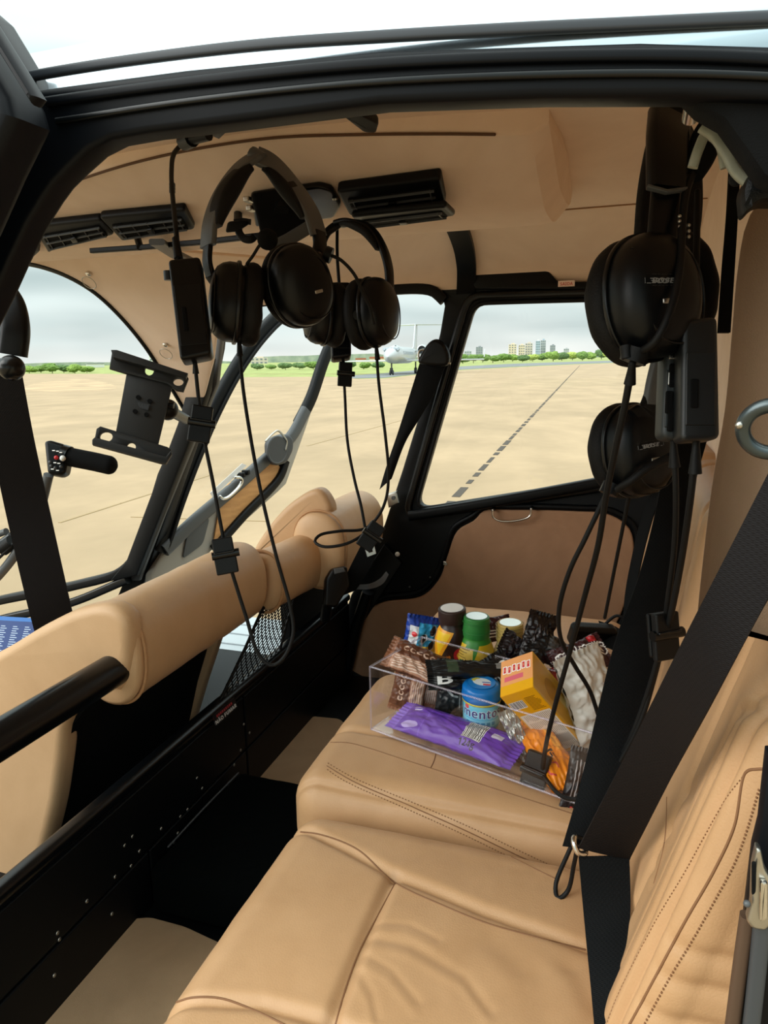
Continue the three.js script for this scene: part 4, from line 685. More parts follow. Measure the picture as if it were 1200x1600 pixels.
const lead = (parent, list, r, name = 'cable', n = 90) => part(name, tube(list.map(([x, y, d]) => dep(d, x, y)), r, n, 8), M.rubber, parent);
const strain = (parent, a, b, r = 0.0045) => part('strain_relief', rod(a, b, r * 0.45, 10, r), M.rubber, parent);
function band(parent, path, face, w, t, name, mat, sc) { return part(name, sweep(spline(path, 60), rrect(w, t, t * 0.4, 3), face, { scale: sc }), mat, parent); }

// --- first headset, hung from the overhead duct
{
  const t = thing('headset', 'nearer of two black headsets hanging from the overhead duct, left of centre', 'headset');
  const c1 = earCup(t, dep(0.985, 372, 474), camV(-0.93, 0.05, 0.28), camV(0.05, 1, 0.02), 1.08, { yoke: false, logo: false }), c2 = earCup(t, dep(1.0, 466, 447), camV(0.52, -0.22, 0.83), camV(-0.25, 0.95, 0.3), 1.1, { yoke: false, text: false });
  const P = (l) => l.map(([x, y, d]) => dep(d, x, y));
  const L = P([[401, 243, 0.985], [372, 264, 0.98], [343, 305, 0.975], [329, 345, 0.972], [325, 385, 0.972]]), R = P([[401, 243, 0.985], [430, 258, 0.995], [460, 292, 1.0], [485, 330, 1.005], [498, 368, 1.01]]);
  const f1 = camV(-0.80, 0.25, 0.75), f2 = camV(0.85, 0.3, 0.62), taper = (u) => [0.5 + 0.5 * Math.sin(clamp(u * 1.15 + 0.12, 0, 1) * Math.PI * 0.62 + 0.2), 1];
  band(t, L, f1, 0.036, 0.008, 'headband', M.darkGrey); band(t, R, f2, 0.036, 0.008, 'headband', M.darkGrey);
  const pin = (l, k) => spline(l, 20).slice(3, 17).map((p) => p.clone().addScaledVector(camV(k, -0.35, 0.28), 0.013));
  band(t, pin(L, 0.65), f1, 0.037, 0.022, 'headband_pad', M.pad, (u) => [0.75 + 0.3 * Math.sin(u * Math.PI), 0.5 + 0.55 * Math.sin(u * Math.PI)]); band(t, pin(R, -0.65), f2, 0.034, 0.019, 'headband_pad', M.pad, (u) => [0.75 + 0.3 * Math.sin(u * Math.PI), 0.5 + 0.5 * Math.sin(u * Math.PI)]);
  part('apex_joint', [rod(dep(0.99, 394, 240), dep(0.985, 410, 250), 0.010)], M.darkGrey, t);
  // telescopic arms and forks
  band(t, P([[325, 385, 0.972], [324, 410, 0.972], [329, 432, 0.975]]), f1, 0.019, 0.007, 'arm', M.plastic); band(t, P([[329, 428, 0.975], [340, 446, 0.978], [352, 462, 0.98], [366, 474, 0.975]]), camV(-0.6, 0.1, 0.8), 0.020, 0.006, 'yoke', M.plastic, (u) => [1 - 0.5 * u, 1]);
  part('pivot', rod(dep(0.972, 366, 473), dep(0.99, 368, 474), 0.0085, 18), M.blackSatin, t);
  band(t, P([[498, 362, 1.01], [500, 385, 1.01], [497, 402, 1.01]]), f2, 0.024, 0.010, 'arm', M.plastic); band(t, P([[497, 395, 1.005], [488, 408, 0.985], [474, 420, 0.965], [458, 432, 0.96], [442, 446, 0.965]]), camV(0.3, 0.2, 0.9), 0.012, 0.006, 'yoke', M.plastic); band(t, P([[500, 398, 1.01], [509, 425, 1.015], [512, 450, 1.02], [506, 470, 1.02]]), camV(0.9, 0.1, 0.3), 0.012, 0.006, 'yoke', M.plastic);
  // boom microphone folded between the cups
  lead(t, [[386, 412, 0.965], [395, 400, 0.96], [405, 384, 0.958], [410, 378, 0.957]], 0.0022, 'boom', 30); part('microphone', put(new THREE.SphereGeometry(0.014, 20, 12), dep(0.955, 418, 374)), M.blackMatt, t);
  part('hub', rod(dep(1.0, 508, 396), dep(1.0, 518, 400), 0.011), M.plastic, t);
  lead(t, [[514, 398, 1.0], [532, 406, 1.0], [553, 428, 1.01], [566, 455, 1.02], [578, 480, 1.03], [584, 505, 1.04]], 0.0024, 'boom', 50);
  strain(t, dep(0.985, 373, 520), dep(0.985, 375, 556)); part('outlet', rod(dep(0.985, 360, 524), dep(0.985, 378, 526), 0.009), M.plastic, t);
  lead(t, [[374, 540, 0.985], [379, 600, 0.985], [391, 680, 0.985], [409, 775, 0.985], [432, 870, 0.99], [454, 950, 1.0], [458, 990, 1.0], [443, 1028, 1.0], [424, 1040, 1.0], [404, 1022, 1.0], [385, 965, 0.995], [362, 892, 0.985], [352, 856, 0.98]], 0.0026);
  settle(t);
}
// --- second headset behind it
{
  const t = thing('headset', 'farther of two black headsets hanging from the duct, in front of the jet', 'headset'), P = (l) => l.map(([x, y, d]) => dep(d, x, y));
  earCup(t, dep(1.16, 509, 491), camV(-0.9, 0, 0.35), camV(0.05, 1, 0.05), 0.98, { yoke: false, logo: false }); earCup(t, dep(1.15, 580, 489), camV(0.86, 0.02, 0.5), camV(0.02, 1, 0), 1.08, { yoke: false, logo: false });
  const R = P([[528, 350, 1.2], [552, 346, 1.18], [578, 357, 1.17], [597, 385, 1.165], [607, 418, 1.16], [609, 450, 1.16]]), L = P([[528, 350, 1.2], [510, 365, 1.2], [496, 400, 1.19], [490, 440, 1.18], [492, 470, 1.17]]);
  band(t, R, camV(0.75, 0.35, 0.6), 0.026, 0.008, 'headband', M.plastic, (u) => [1 - 0.35 * u, 1]); band(t, L, camV(-0.75, 0.35, 0.6), 0.026, 0.008, 'headband', M.plastic);
  band(t, spline(R, 20).slice(2, 13).map((p) => p.clone().addScaledVector(camV(-0.6, -0.5, 0.3), 0.011)), camV(0.75, 0.35, 0.6), 0.028, 0.013, 'headband_pad', M.pad, (u) => [0.5 + 0.5 * Math.sin(u * Math.PI), 0.5 + 0.5 * Math.sin(u * Math.PI)]);
  band(t, P([[608, 440, 1.16], [602, 456, 1.15], [586, 472, 1.125], [560, 492, 1.115]]), camV(0.5, 0.2, 0.85), 0.010, 0.006, 'yoke', M.plastic); band(t, P([[610, 445, 1.16], [612, 470, 1.17], [606, 492, 1.18]]), camV(0.9, 0, 0.3), 0.010, 0.006, 'yoke', M.plastic);
  part('pivot', rod(dep(1.112, 559, 492), dep(1.125, 562, 492), 0.008, 16), M.blackSatin, t);
  strain(t, dep(1.15, 587, 532), dep(1.15, 590, 562)); lead(t, [[587, 530, 1.15], [592, 600, 1.15], [602, 680, 1.16], [607, 740, 1.18], [603, 780, 1.2], [590, 808, 1.21], [570, 826, 1.21], [530, 830, 1.2], [500, 836, 1.19], [492, 846, 1.18], [505, 854, 1.17], [540, 850, 1.17], [566, 836, 1.18], [574, 826, 1.19]], 0.0026);
  settle(t);
}
// control boxes: case, seam, buttons, thumb wheel
function controlBox(label, q, d, th, { face, wheel = true, buttons = 0, axis, tone } = {}) {
  const t = thing('control_box', label, 'control box'), n = (axis ?? camV(0.1, 0.1, 1)).normalize(), c0 = dep(d, ...q[0]);
  const pts = q.map(([x, y]) => onP(c0, n, x, y)), g = slab(roundPoly(pts, 0.006), n, th, { bevel: 0.004, seg: 3 }); g.translate(-n.x * th, -n.y * th, -n.z * th); part('case', g, tone ?? M.plastic, t);
  const C = ctr(pts), y = pts[0].clone().sub(pts[pts.length - 1]).normalize(), x = y.clone().cross(n).normalize(), L = pts[0].distanceTo(pts[pts.length - 1]), W = pts[0].distanceTo(pts[1]);
  const at = (u, v, o = 0) => C.clone().addScaledVector(x, u * W).addScaledVector(y, v * L).addScaledVector(n, o), bx = (w, h, dd, u, v, o = 0) => { const g2 = rbox(w, h, dd, Math.min(w, h, dd) * 0.35); return g2.applyMatrix4(basis(x, y, n, at(u, v, o))); };
  part('battery_door', bx(W * 0.82, L * 0.6, 0.0025, 0, -0.08, 0), tone ?? M.plastic, t); part('latch', bx(0.006, L * 0.24, 0.004, -0.18, -0.12, 0.001), M.blackMatt, t);
  if (wheel) part('thumb_wheel', put(new THREE.CylinderGeometry(0.009, 0.009, 0.012, 20), at(-0.52, 0.38, -th / 2)), M.blackSatin, t);
  for (let i = 0; i < buttons; i++) { const b = part('button', bx(0.006, 0.009, 0.004, 0.0, 0.40 - i * 0.27, 0.001), M.blackSatin, t); part('button_ring', bx(0.008, 0.011, 0.0025, 0.0, 0.40 - i * 0.27, 0.0005), M.steel, b); }
  return { t, at, x, y, n };
}
{
  const k = controlBox('long black control box hanging at left on its lead, in front of the windscreen post', [[262, 405], [312, 400], [330, 552], [281, 562]], 0.93, 0.032);
  lead(k.t, [[287, 222, 1.12], [272, 240, 1.09], [268, 268, 1.05], [270, 310, 1.0], [275, 360, 0.96], [279, 402, 0.945]], 0.0036, 'lead', 60); for (let i = 0; i < 3; i++) part('ferrule', rod(dep(1.035, 269, 288 + i * 5), dep(1.034, 269.2, 290 + i * 5), 0.0046), M.darkGrey, k.t);
  part('stem', rod(dep(0.95, 274, 372), dep(0.945, 279, 404), 0.0045, 10, 0.006), M.rubber, k.t); strain(k.t, dep(0.945, 304, 556), dep(0.95, 306, 584));
  lead(k.t, [[304, 560, 0.945], [310, 620, 0.95], [318, 680, 0.96], [332, 750, 0.968], [344, 815, 0.975], [352, 856, 0.98]], 0.0026); settle(k.t);
  const m = controlBox('black control box hidden behind the farther hanging headset', [[515, 440], [548, 440], [549, 556], [518, 560]], 1.22, 0.03, { wheel: false });
  lead(m.t, [[527, 345, 1.26], [527, 400, 1.24], [530, 445, 1.235]], 0.003, 'lead', 40); strain(m.t, dep(1.23, 536, 556), dep(1.23, 537, 580));
  lead(m.t, [[536, 556, 1.23], [539, 620, 1.22], [543, 690, 1.21], [554, 750, 1.2], [564, 790, 1.19], [570, 822, 1.19]], 0.0026); settle(m.t);
}
// spring clips on the cables
function clip(label, x, y, d, s, rot, face = camV(0.2, 0, 1)) {
  const t = thing('cable_clip', label, 'clip'), c = dep(d, x, y), n = face.clone().normalize(), u = camV(Math.sin(rot), Math.cos(rot), 0).addScaledVector(n, -camV(Math.sin(rot), Math.cos(rot), 0).dot(n)).normalize(), r = u.clone().cross(n), B = (w, h, dd, a, b, o) => rbox(w * s, h * s, dd * s, 0.0022 * s).applyMatrix4(basis(r, u, n, c.clone().addScaledVector(r, a * s).addScaledVector(u, b * s).addScaledVector(n, o * s)));
  part('upper_jaw', B(0.028, 0.024, 0.010, 0, 0.011, 0.004), M.plastic, t); part('lower_jaw', B(0.030, 0.026, 0.007, 0, -0.014, 0.002), M.plastic, t); part('back_jaw', B(0.026, 0.046, 0.005, 0, -0.002, -0.008), M.plastic, t);
  part('hinge', rod(c.clone().addScaledVector(r, -0.017 * s).addScaledVector(n, 0.004 * s), c.clone().addScaledVector(r, 0.020 * s).addScaledVector(n, 0.004 * s), 0.0055 * s, 14), M.blackSatin, t); part('ridge', B(0.028, 0.003, 0.004, 0, 0.003, 0.010), M.blackSatin, t); return settle(t);
}
clip('black cable clip hanging under the long control box', 314, 661, 0.955, 0.98, 0.14);
clip('black cable clip in front of the nearest tan roll', 351, 866, 0.975, 1.0, -0.18);
clip('black cable clip just under the hidden control box, in front of the jet wing', 539, 584, 1.22, 0.82, 0.05);
clip('black cable clip on the farthest tan roll, holding the looped cable', 580, 836, 1.17, 0.95, 0.6);
clip('black cable clip on the near rim of the clear snack box', 838, 1206, 0.985, 1.2, 0.25, camV(-0.5, 0.2, 0.9));
clip('black cable clip on the hanging belts at right', 1037, 990, 0.70, 0.95, -0.1, camV(0.3, 0, 1));

// --- two headsets at the right, hung beside the rear pillar
{
  const t = thing('headset', 'nearest black headset, hung at upper right beside the rear pillar', 'headset'), P = (l) => l.map(([x, y, d]) => dep(d, x, y));
  earCup(t, dep(0.60, 1006, 468), camV(0.36, -0.03, 0.93), camV(-0.10, 1, 0.05), 1.02, { yoke: false, text: { x: -0.014, z: 0.0372 } });
  band(t, P([[1014, 396, 0.575], [990, 420, 0.578], [970, 448, 0.585], [962, 478, 0.592]]), camV(-0.3, 0.2, 1), 0.012, 0.007, 'yoke', M.plastic); part('pivot', rod(dep(0.588, 966, 482), dep(0.60, 970, 482), 0.006, 16), M.blackSatin, t); earCup(t, dep(0.70, 1046, 455), camV(-0.45, 0, -0.9), camV(0, 1, 0), 1.0, { logo: false });
  band(t, P([[1046, 183, 0.60], [1043, 215, 0.588], [1042, 255, 0.582], [1041, 296, 0.582]]), camV(0.22, 0.1, 1), 0.038, 0.014, 'headband', M.plastic, (u) => [1 - 0.12 * u, 1]);
  part('grey_trim', sweep(P([[1011, 292, 0.576], [1041, 300, 0.574], [1072, 296, 0.580]]), rrect(0.003, 0.005, 0.001), camV(0.2, 0.1, 1)), M.darkGrey, t);
  band(t, P([[1041, 292, 0.586], [1037, 340, 0.585], [1033, 388, 0.585]]), camV(0.22, 0.05, 1), 0.026, 0.007, 'arm', M.plastic); band(t, P([[1033, 384, 0.578], [1026, 405, 0.574], [1012, 420, 0.570]]), camV(0.4, 0.2, 1), 0.027, 0.008, 'yoke', M.plastic, (u) => [1 + 0.6 * u, 1 - 0.3 * u]);
  band(t, P([[1046, 183, 0.61], [1034, 215, 0.66], [1018, 300, 0.67], [1012, 372, 0.67]]), camV(0.5, 0, 1), 0.030, 0.012, 'headband', M.pad); band(t, P([[1060, 183, 0.61], [1070, 240, 0.66], [1072, 330, 0.68], [1060, 400, 0.69]]), camV(0.3, 0, 1), 0.034, 0.010, 'headband', M.pad);
  // boom with its foam microphone, folded up along the band
  lead(t, [[1084, 268, 0.585], [1072, 300, 0.58], [1066, 350, 0.575], [1063, 410, 0.565], [1056, 455, 0.556], [1042, 500, 0.552], [1022, 535, 0.558], [996, 552, 0.575]], 0.0032, 'boom', 70); part('microphone', sweep(spline(P([[1112, 190, 0.60], [1104, 215, 0.595], [1094, 248, 0.59], [1085, 275, 0.587]]), 30), circ(0.0115, 16), camV(0, 0, 1), { scale: (u) => 0.6 + 0.5 * Math.sin(clamp(u * 0.9 + 0.08, 0, 1) * Math.PI) }), M.blackMatt, t);
  for (let i = 0; i < 3; i++) { part('rivet', put(new THREE.SphereGeometry(0.0016, 8, 6), dep(0.574, 1062, 338 + i * 8)), M.steel, t); part('rivet', put(new THREE.SphereGeometry(0.0016, 8, 6), dep(0.576, 1076, 352 + i * 9)), M.steel, t); }
  part('outlet', [rod(dep(0.575, 978, 540), dep(0.575, 980, 560), 0.005), rod(dep(0.578, 996, 545), dep(0.58, 988, 566), 0.011)], M.plastic, t); strain(t, dep(0.58, 989, 562), dep(0.59, 984, 600), 0.005);
  lead(t, [[988, 568, 0.58], [977, 630, 0.60], [962, 700, 0.63], [947, 775, 0.67], [935, 850, 0.71], [914, 930, 0.77], [890, 1020, 0.84], [868, 1100, 0.9], [853, 1165, 0.95], [848, 1200, 0.965]], 0.0030); settle(t);
  const h = thing('headset', 'lower right black headset hanging under the control boxes', 'headset');
  earCup(h, dep(0.78, 988, 704), camV(0.38, -0.05, 0.92), camV(-0.18, 1, 0.05), 1.0, { yoke: false, text: { x: -0.008, z: 0.0374 } });
  band(h, P([[1006, 660, 0.75], [982, 672, 0.755], [962, 690, 0.765], [955, 706, 0.77]]), camV(-0.3, 0.2, 1), 0.012, 0.007, 'yoke', M.plastic);
  band(h, P([[1040, 560, 0.74], [1030, 600, 0.745], [1024, 632, 0.75]]), camV(0.3, 0.05, 1), 0.030, 0.010, 'arm', M.darkGrey); band(h, P([[1025, 622, 0.75], [1018, 648, 0.75], [1004, 664, 0.748]]), camV(0.4, 0.2, 1), 0.030, 0.008, 'yoke', M.plastic, (u) => [1 + 0.5 * u, 1]); band(h, P([[1062, 330, 0.72], [1052, 440, 0.73], [1042, 560, 0.74]]), camV(0.3, 0.05, 1), 0.030, 0.012, 'headband', M.pad);
  lead(h, [[966, 764, 0.75], [985, 752, 0.735], [1010, 733, 0.73], [1050, 712, 0.735]], 0.0044, 'boom', 40); part('outlet', rod(dep(0.765, 957, 756), dep(0.765, 950, 772), 0.010), M.plastic, h);
  lead(h, [[950, 768, 0.765], [938, 792, 0.77], [915, 840, 0.78], [890, 892, 0.8], [874, 950, 0.83], [877, 1000, 0.87], [898, 1040, 0.9], [922, 1080, 0.92], [935, 1118, 0.93]], 0.0028); lead(h, [[984, 770, 0.8], [972, 830, 0.83], [958, 900, 0.87], [945, 965, 0.92]], 0.0022); settle(h);
}
{
  const a = controlBox('wide black control box at right beside the rear pillar, beneath the nearest headset', [[1066, 500], [1122, 493], [1126, 686], [1064, 690]], 0.575, 0.028, { wheel: false, axis: camV(-0.12, 0, 1), tone: std({ color: '#0e1214', roughness: 0.45 }) });
  lead(a.t, [[1090, 300, 0.62], [1088, 400, 0.6], [1086, 500, 0.59]], 0.0028, 'lead', 40); strain(a.t, dep(0.585, 1088, 688), dep(0.59, 1086, 740), 0.0055);
  lead(a.t, [[1088, 690, 0.585], [1080, 770, 0.60], [1064, 880, 0.65], [1046, 970, 0.69], [1034, 1010, 0.71], [1010, 1090, 0.74], [980, 1165, 0.77], [940, 1225, 0.83], [900, 1249, 0.90], [872, 1240, 0.94], [850, 1214, 0.965]], 0.0030); settle(a.t);
  const b = controlBox('slim black control box with round buttons, left of the wide one at right', [[1040, 535], [1064, 538], [1062, 688], [1034, 684]], 0.60, 0.026, { wheel: false, buttons: 2, axis: camV(-0.1, 0, 1), tone: std({ color: '#23292b', roughness: 0.5 }) });
  for (const v of [0.16, -0.30]) { const g = rbox(0.005, 0.020, 0.004, 0.0015).applyMatrix4(basis(b.x, b.y, b.n, b.at(-0.05, v, 0.001))); part('slide_switch', g, M.blackMatt, b.t); }
  strain(b.t, dep(0.61, 1052, 688), dep(0.615, 1054, 730), 0.005); lead(b.t, [[1052, 690, 0.61], [1056, 760, 0.62], [1054, 850, 0.65], [1042, 950, 0.69], [1036, 1000, 0.71], [1022, 1060, 0.73], [1000, 1130, 0.75], [960, 1205, 0.78], [920, 1265, 0.8], [890, 1328, 0.81], [868, 1385, 0.81], [872, 1404, 0.8], [886, 1394, 0.8], [897, 1350, 0.79], [902, 1325, 0.775]], 0.0026, 'cable', 140); settle(b.t);
}

// ================================================================ SEAT BELTS AND RIGHT-HAND FITTINGS
const E3 = (l) => l.map(([x, y, d]) => dep(d, x, y));
{
  const t = thing('seat_belt', 'broad dark shoulder belt at the left edge, over the nearest front seat', 'seat belt');
  part('webbing', strapE(E3([[-42, 560, 1.22], [-14, 690, 1.30], [10, 805, 1.38], [50, 972, 1.46], [70, 1040, 1.5]]), E3([[30, 560, 1.22], [52, 680, 1.30], [76, 790, 1.38], [110, 942, 1.46], [126, 1010, 1.5]]), 0.002, 40), M.webbingBrown, t);
  part('height_slider', sweep(spline(E3([[6, 458, 1.2], [18, 480, 1.19], [24, 515, 1.185], [20, 555, 1.19]]), 30), rrect(0.045, 0.03, 0.012, 4), camV(0.3, 0, 1)), M.plastic, t);
  part('knob', put(new THREE.SphereGeometry(0.021, 24, 16), dep(1.17, 18, 575)), M.blackSatin, t); part('guide', rod(dep(1.2, -20, 580), dep(1.19, 26, 576), 0.013, 16), M.blackSatin, t);
  settle(t);
}
{
  const t = thing('seat_belt', 'dark belt running down the far door post from a rounded pivot cover', 'seat belt'), z = ZW + 0.05, Z = (l, o = 0) => l.map(([x, y]) => onZ(z + o, x, y));
  part('webbing', strapE(Z([[658, 560], [641, 615], [622, 675], [604, 728], [593, 765]]), Z([[698, 566], [681, 610], [655, 655], [634, 690], [612, 748]]), 0.002, 40, 0.006), M.webbing, t);
  part('pivot_cover', slab(spline(Z([[657, 566], [664, 548], [676, 533], [686, 530], [698, 538], [705, 556], [702, 570], [680, 572]], 0.01), 60, true), V(0, 0, 1), 0.028, { bevel: 0.01, seg: 4 }), M.plastic, t);
  part('guide_loop', sweep(spline(Z([[654, 562], [655, 549], [664, 547], [672, 556], [690, 566], [704, 568]], 0.03), 40), circ(0.0028, 8), V(0, 0, 1)), M.steel, t);
  settle(t);
  const k = thing('belt_tongue', 'silver buckle tongue with two slots hanging by the farthest tan roll', 'buckle tongue'), c = dep(1.8, 577, 853), x = camV(0.97, 0.25, 0), y = camV(-0.25, 0.97, 0), n = camV(0, 0, 1), Bz = basis(x, y, n, c);
  const s = new THREE.Shape([[-0.012, 0.016], [0.016, 0.020], [0.016, 0.008], [0.009, 0.006], [0.008, -0.016], [-0.008, -0.018], [-0.009, 0.004], [-0.012, 0.006]].map((p) => new THREE.Vector2(...p)));
  for (const yy of [-0.012, -0.002]) s.holes.push(new THREE.Path([[-0.004, yy], [0.004, yy], [0.004, yy + 0.005], [-0.004, yy + 0.005]].map((p) => new THREE.Vector2(...p))));
  part('plate', new THREE.ExtrudeGeometry(s, { depth: 0.002, bevelEnabled: true, bevelSize: 0.0004, bevelThickness: 0.0004, bevelSegments: 1 }).scale(1.42, 1.42, 1.42).applyMatrix4(Bz), M.steel, k); part('cover', rbox(0.05, 0.023, 0.012, 0.004).applyMatrix4(basis(x, y, n, dep(1.8, 577, 840))), M.plastic, k);
  part('strap', strapE(E3([[566, 848, 1.81], [545, 890, 1.82], [525, 935, 1.84]]), E3([[598, 842, 1.81], [580, 885, 1.82], [556, 922, 1.84]]), 0.002, 20), M.webbing, k); settle(k);
  const m = thing('buckle_stalk', 'black buckle stalk standing between the far front seat and the door', 'buckle'); part('body', slab(roundPoly(E3([[516, 888, 1.8], [540, 884, 1.8], [545, 915, 1.8], [522, 948, 1.8], [503, 945, 1.8], [505, 905, 1.8]]), 0.008), camV(0.3, 0, 1), 0.03, { bevel: 0.006, seg: 3 }), M.plastic, m); part('button', slab(roundPoly(E3([[521, 889, 1.76], [537, 886, 1.76], [540, 893, 1.76], [522, 899, 1.76]]), 0.002), camV(0.2, 0.4, 1), 0.006, { bevel: 0.002 }), M.darkGrey, m); part('stem', rod(dep(1.81, 512, 940), dep(1.83, 508, 968), 0.014), M.plastic, m); settle(m);
  solo('strap_end', 'thin pale curved strap end below the belt tongue by the far door', 'strap', strapE(E3([[556, 914, 1.86], [578, 912, 1.86], [594, 904, 1.88], [603, 893, 1.9]]), E3([[556, 921, 1.86], [580, 920, 1.86], [598, 912, 1.88], [607, 898, 1.9]]), 0.003, 24), M.plasticGrey);
  const h = thing('post_bracket', 'grey metal bracket at the foot of the far belt on the door post', 'bracket'); part('plate', slab(zw([[606, 771], [622, 766], [626, 784], [610, 792]], ZW + 0.03), V(0, 0, 1), 0.02, { bevel: 0.004 }), M.steel, h); part('bolt', put(new THREE.CylinderGeometry(0.006, 0.006, 0.008, 12), onZ(ZW + 0.052, 615, 778), [Math.PI / 2, 0, 0]), M.darkGrey, h); settle(h);
}
{ // rear belts
  const a = thing('seat_belt', 'narrower black belt hanging behind the rear seat, reaching up to a looped guide', 'seat belt');
  part('webbing', strapE(E3([[1068, 700, 0.86], [1052, 790, 0.86], [1024, 900, 0.84], [988, 1000, 0.82], [960, 1110, 0.80], [931, 1230, 0.77], [905, 1322, 0.735]].map(([x, y, d]) => [x - 26, y, d])), E3([[1118, 640, 0.86], [1085, 760, 0.86], [1056, 905, 0.84], [1034, 1000, 0.82], [1000, 1105, 0.80], [968, 1200, 0.77], [930, 1330, 0.735]]), 0.0018, 60, 0.002), M.webbing, a); settle(a);
  const b = thing('seat_belt', 'slim looped belt beside the far rear door, behind the hanging cables', 'seat belt');
  part('webbing', strapE(E3([[1036, 764, 1.12], [1016, 775, 1.12], [1003, 808, 1.12], [990, 860, 1.12], [977, 930, 1.13], [974, 985, 1.14]]), E3([[1040, 770, 1.1], [1030, 782, 1.1], [1020, 810, 1.1], [1006, 862, 1.1], [991, 935, 1.11], [984, 990, 1.12]]), 0.002, 40), M.webbing, b); part('guide', rod(dep(1.1, 1018, 764), dep(1.1, 1048, 758), 0.007), M.steel, b); settle(b);
  const c = thing('seat_belt', 'wide black diagonal belt crossing the lower right corner down to a chrome hook', 'seat belt');
  part('webbing', strapE(E3([[1236, 675, 0.395], [1200, 742, 0.405], [1100, 938, 0.44], [1000, 1136, 0.57], [904, 1324, 0.69]]), E3([[1240, 866, 0.395], [1200, 936, 0.405], [1125, 1075, 0.44], [1052, 1210, 0.57], [984, 1341, 0.69]]), 0.0018, 60, 0.001), M.webbingBrown, c);
  part('lap_webbing', strapE(E3([[904, 1338, 0.692], [913, 1440, 0.67], [925, 1560, 0.62], [938, 1720, 0.56]]), E3([[983, 1336, 0.692], [985, 1420, 0.67], [978, 1530, 0.62], [972, 1720, 0.56]]), 0.0018, 30), M.webbing, c);
  part('hook', tube(E3([[897, 1309, 0.695], [897, 1318, 0.69], [903, 1332, 0.688], [914, 1334, 0.69], [915, 1329, 0.695]]), 0.0028, 40, 8), M.chrome, c); part('guide', rod(dep(0.698, 899, 1312), dep(0.70, 982, 1338), 0.005), M.blackSatin, c); settle(c);
  const d = solo('hanging_strap', 'narrow black strap hanging vertically from the upper right rail', 'strap', strapE(E3([[1141, 225, 0.66], [1136, 330, 0.66], [1128, 430, 0.66], [1122, 520, 0.66]]), E3([[1157, 225, 0.66], [1152, 330, 0.66], [1146, 430, 0.66], [1140, 520, 0.66]]), 0.004, 30), M.blackMatt);
  const e = thing('belt_buckle', 'black belt buckle lying behind the snacks beside the far rear cushion', 'buckle'), bc = dep(1.36, 925, 992); part('case', rbox(0.09, 0.045, 0.03, 0.01).applyMatrix4(new THREE.Matrix4().makeRotationFromEuler(new THREE.Euler(0.3, 0.4, -0.25)).setPosition(bc)), M.plastic, e); part('webbing', strapE(E3([[935, 970, 1.4], [970, 985, 1.36], [985, 1030, 1.3]]), E3([[945, 1010, 1.34], [962, 1020, 1.3], [975, 1060, 1.26]]), 0.002, 20), M.webbing, e); part('lead', tube(E3([[900, 975, 1.4], [930, 985, 1.38], [965, 962, 1.36], [985, 975, 1.35]]), 0.003, 30, 6), M.rubber, e); settle(e);
}
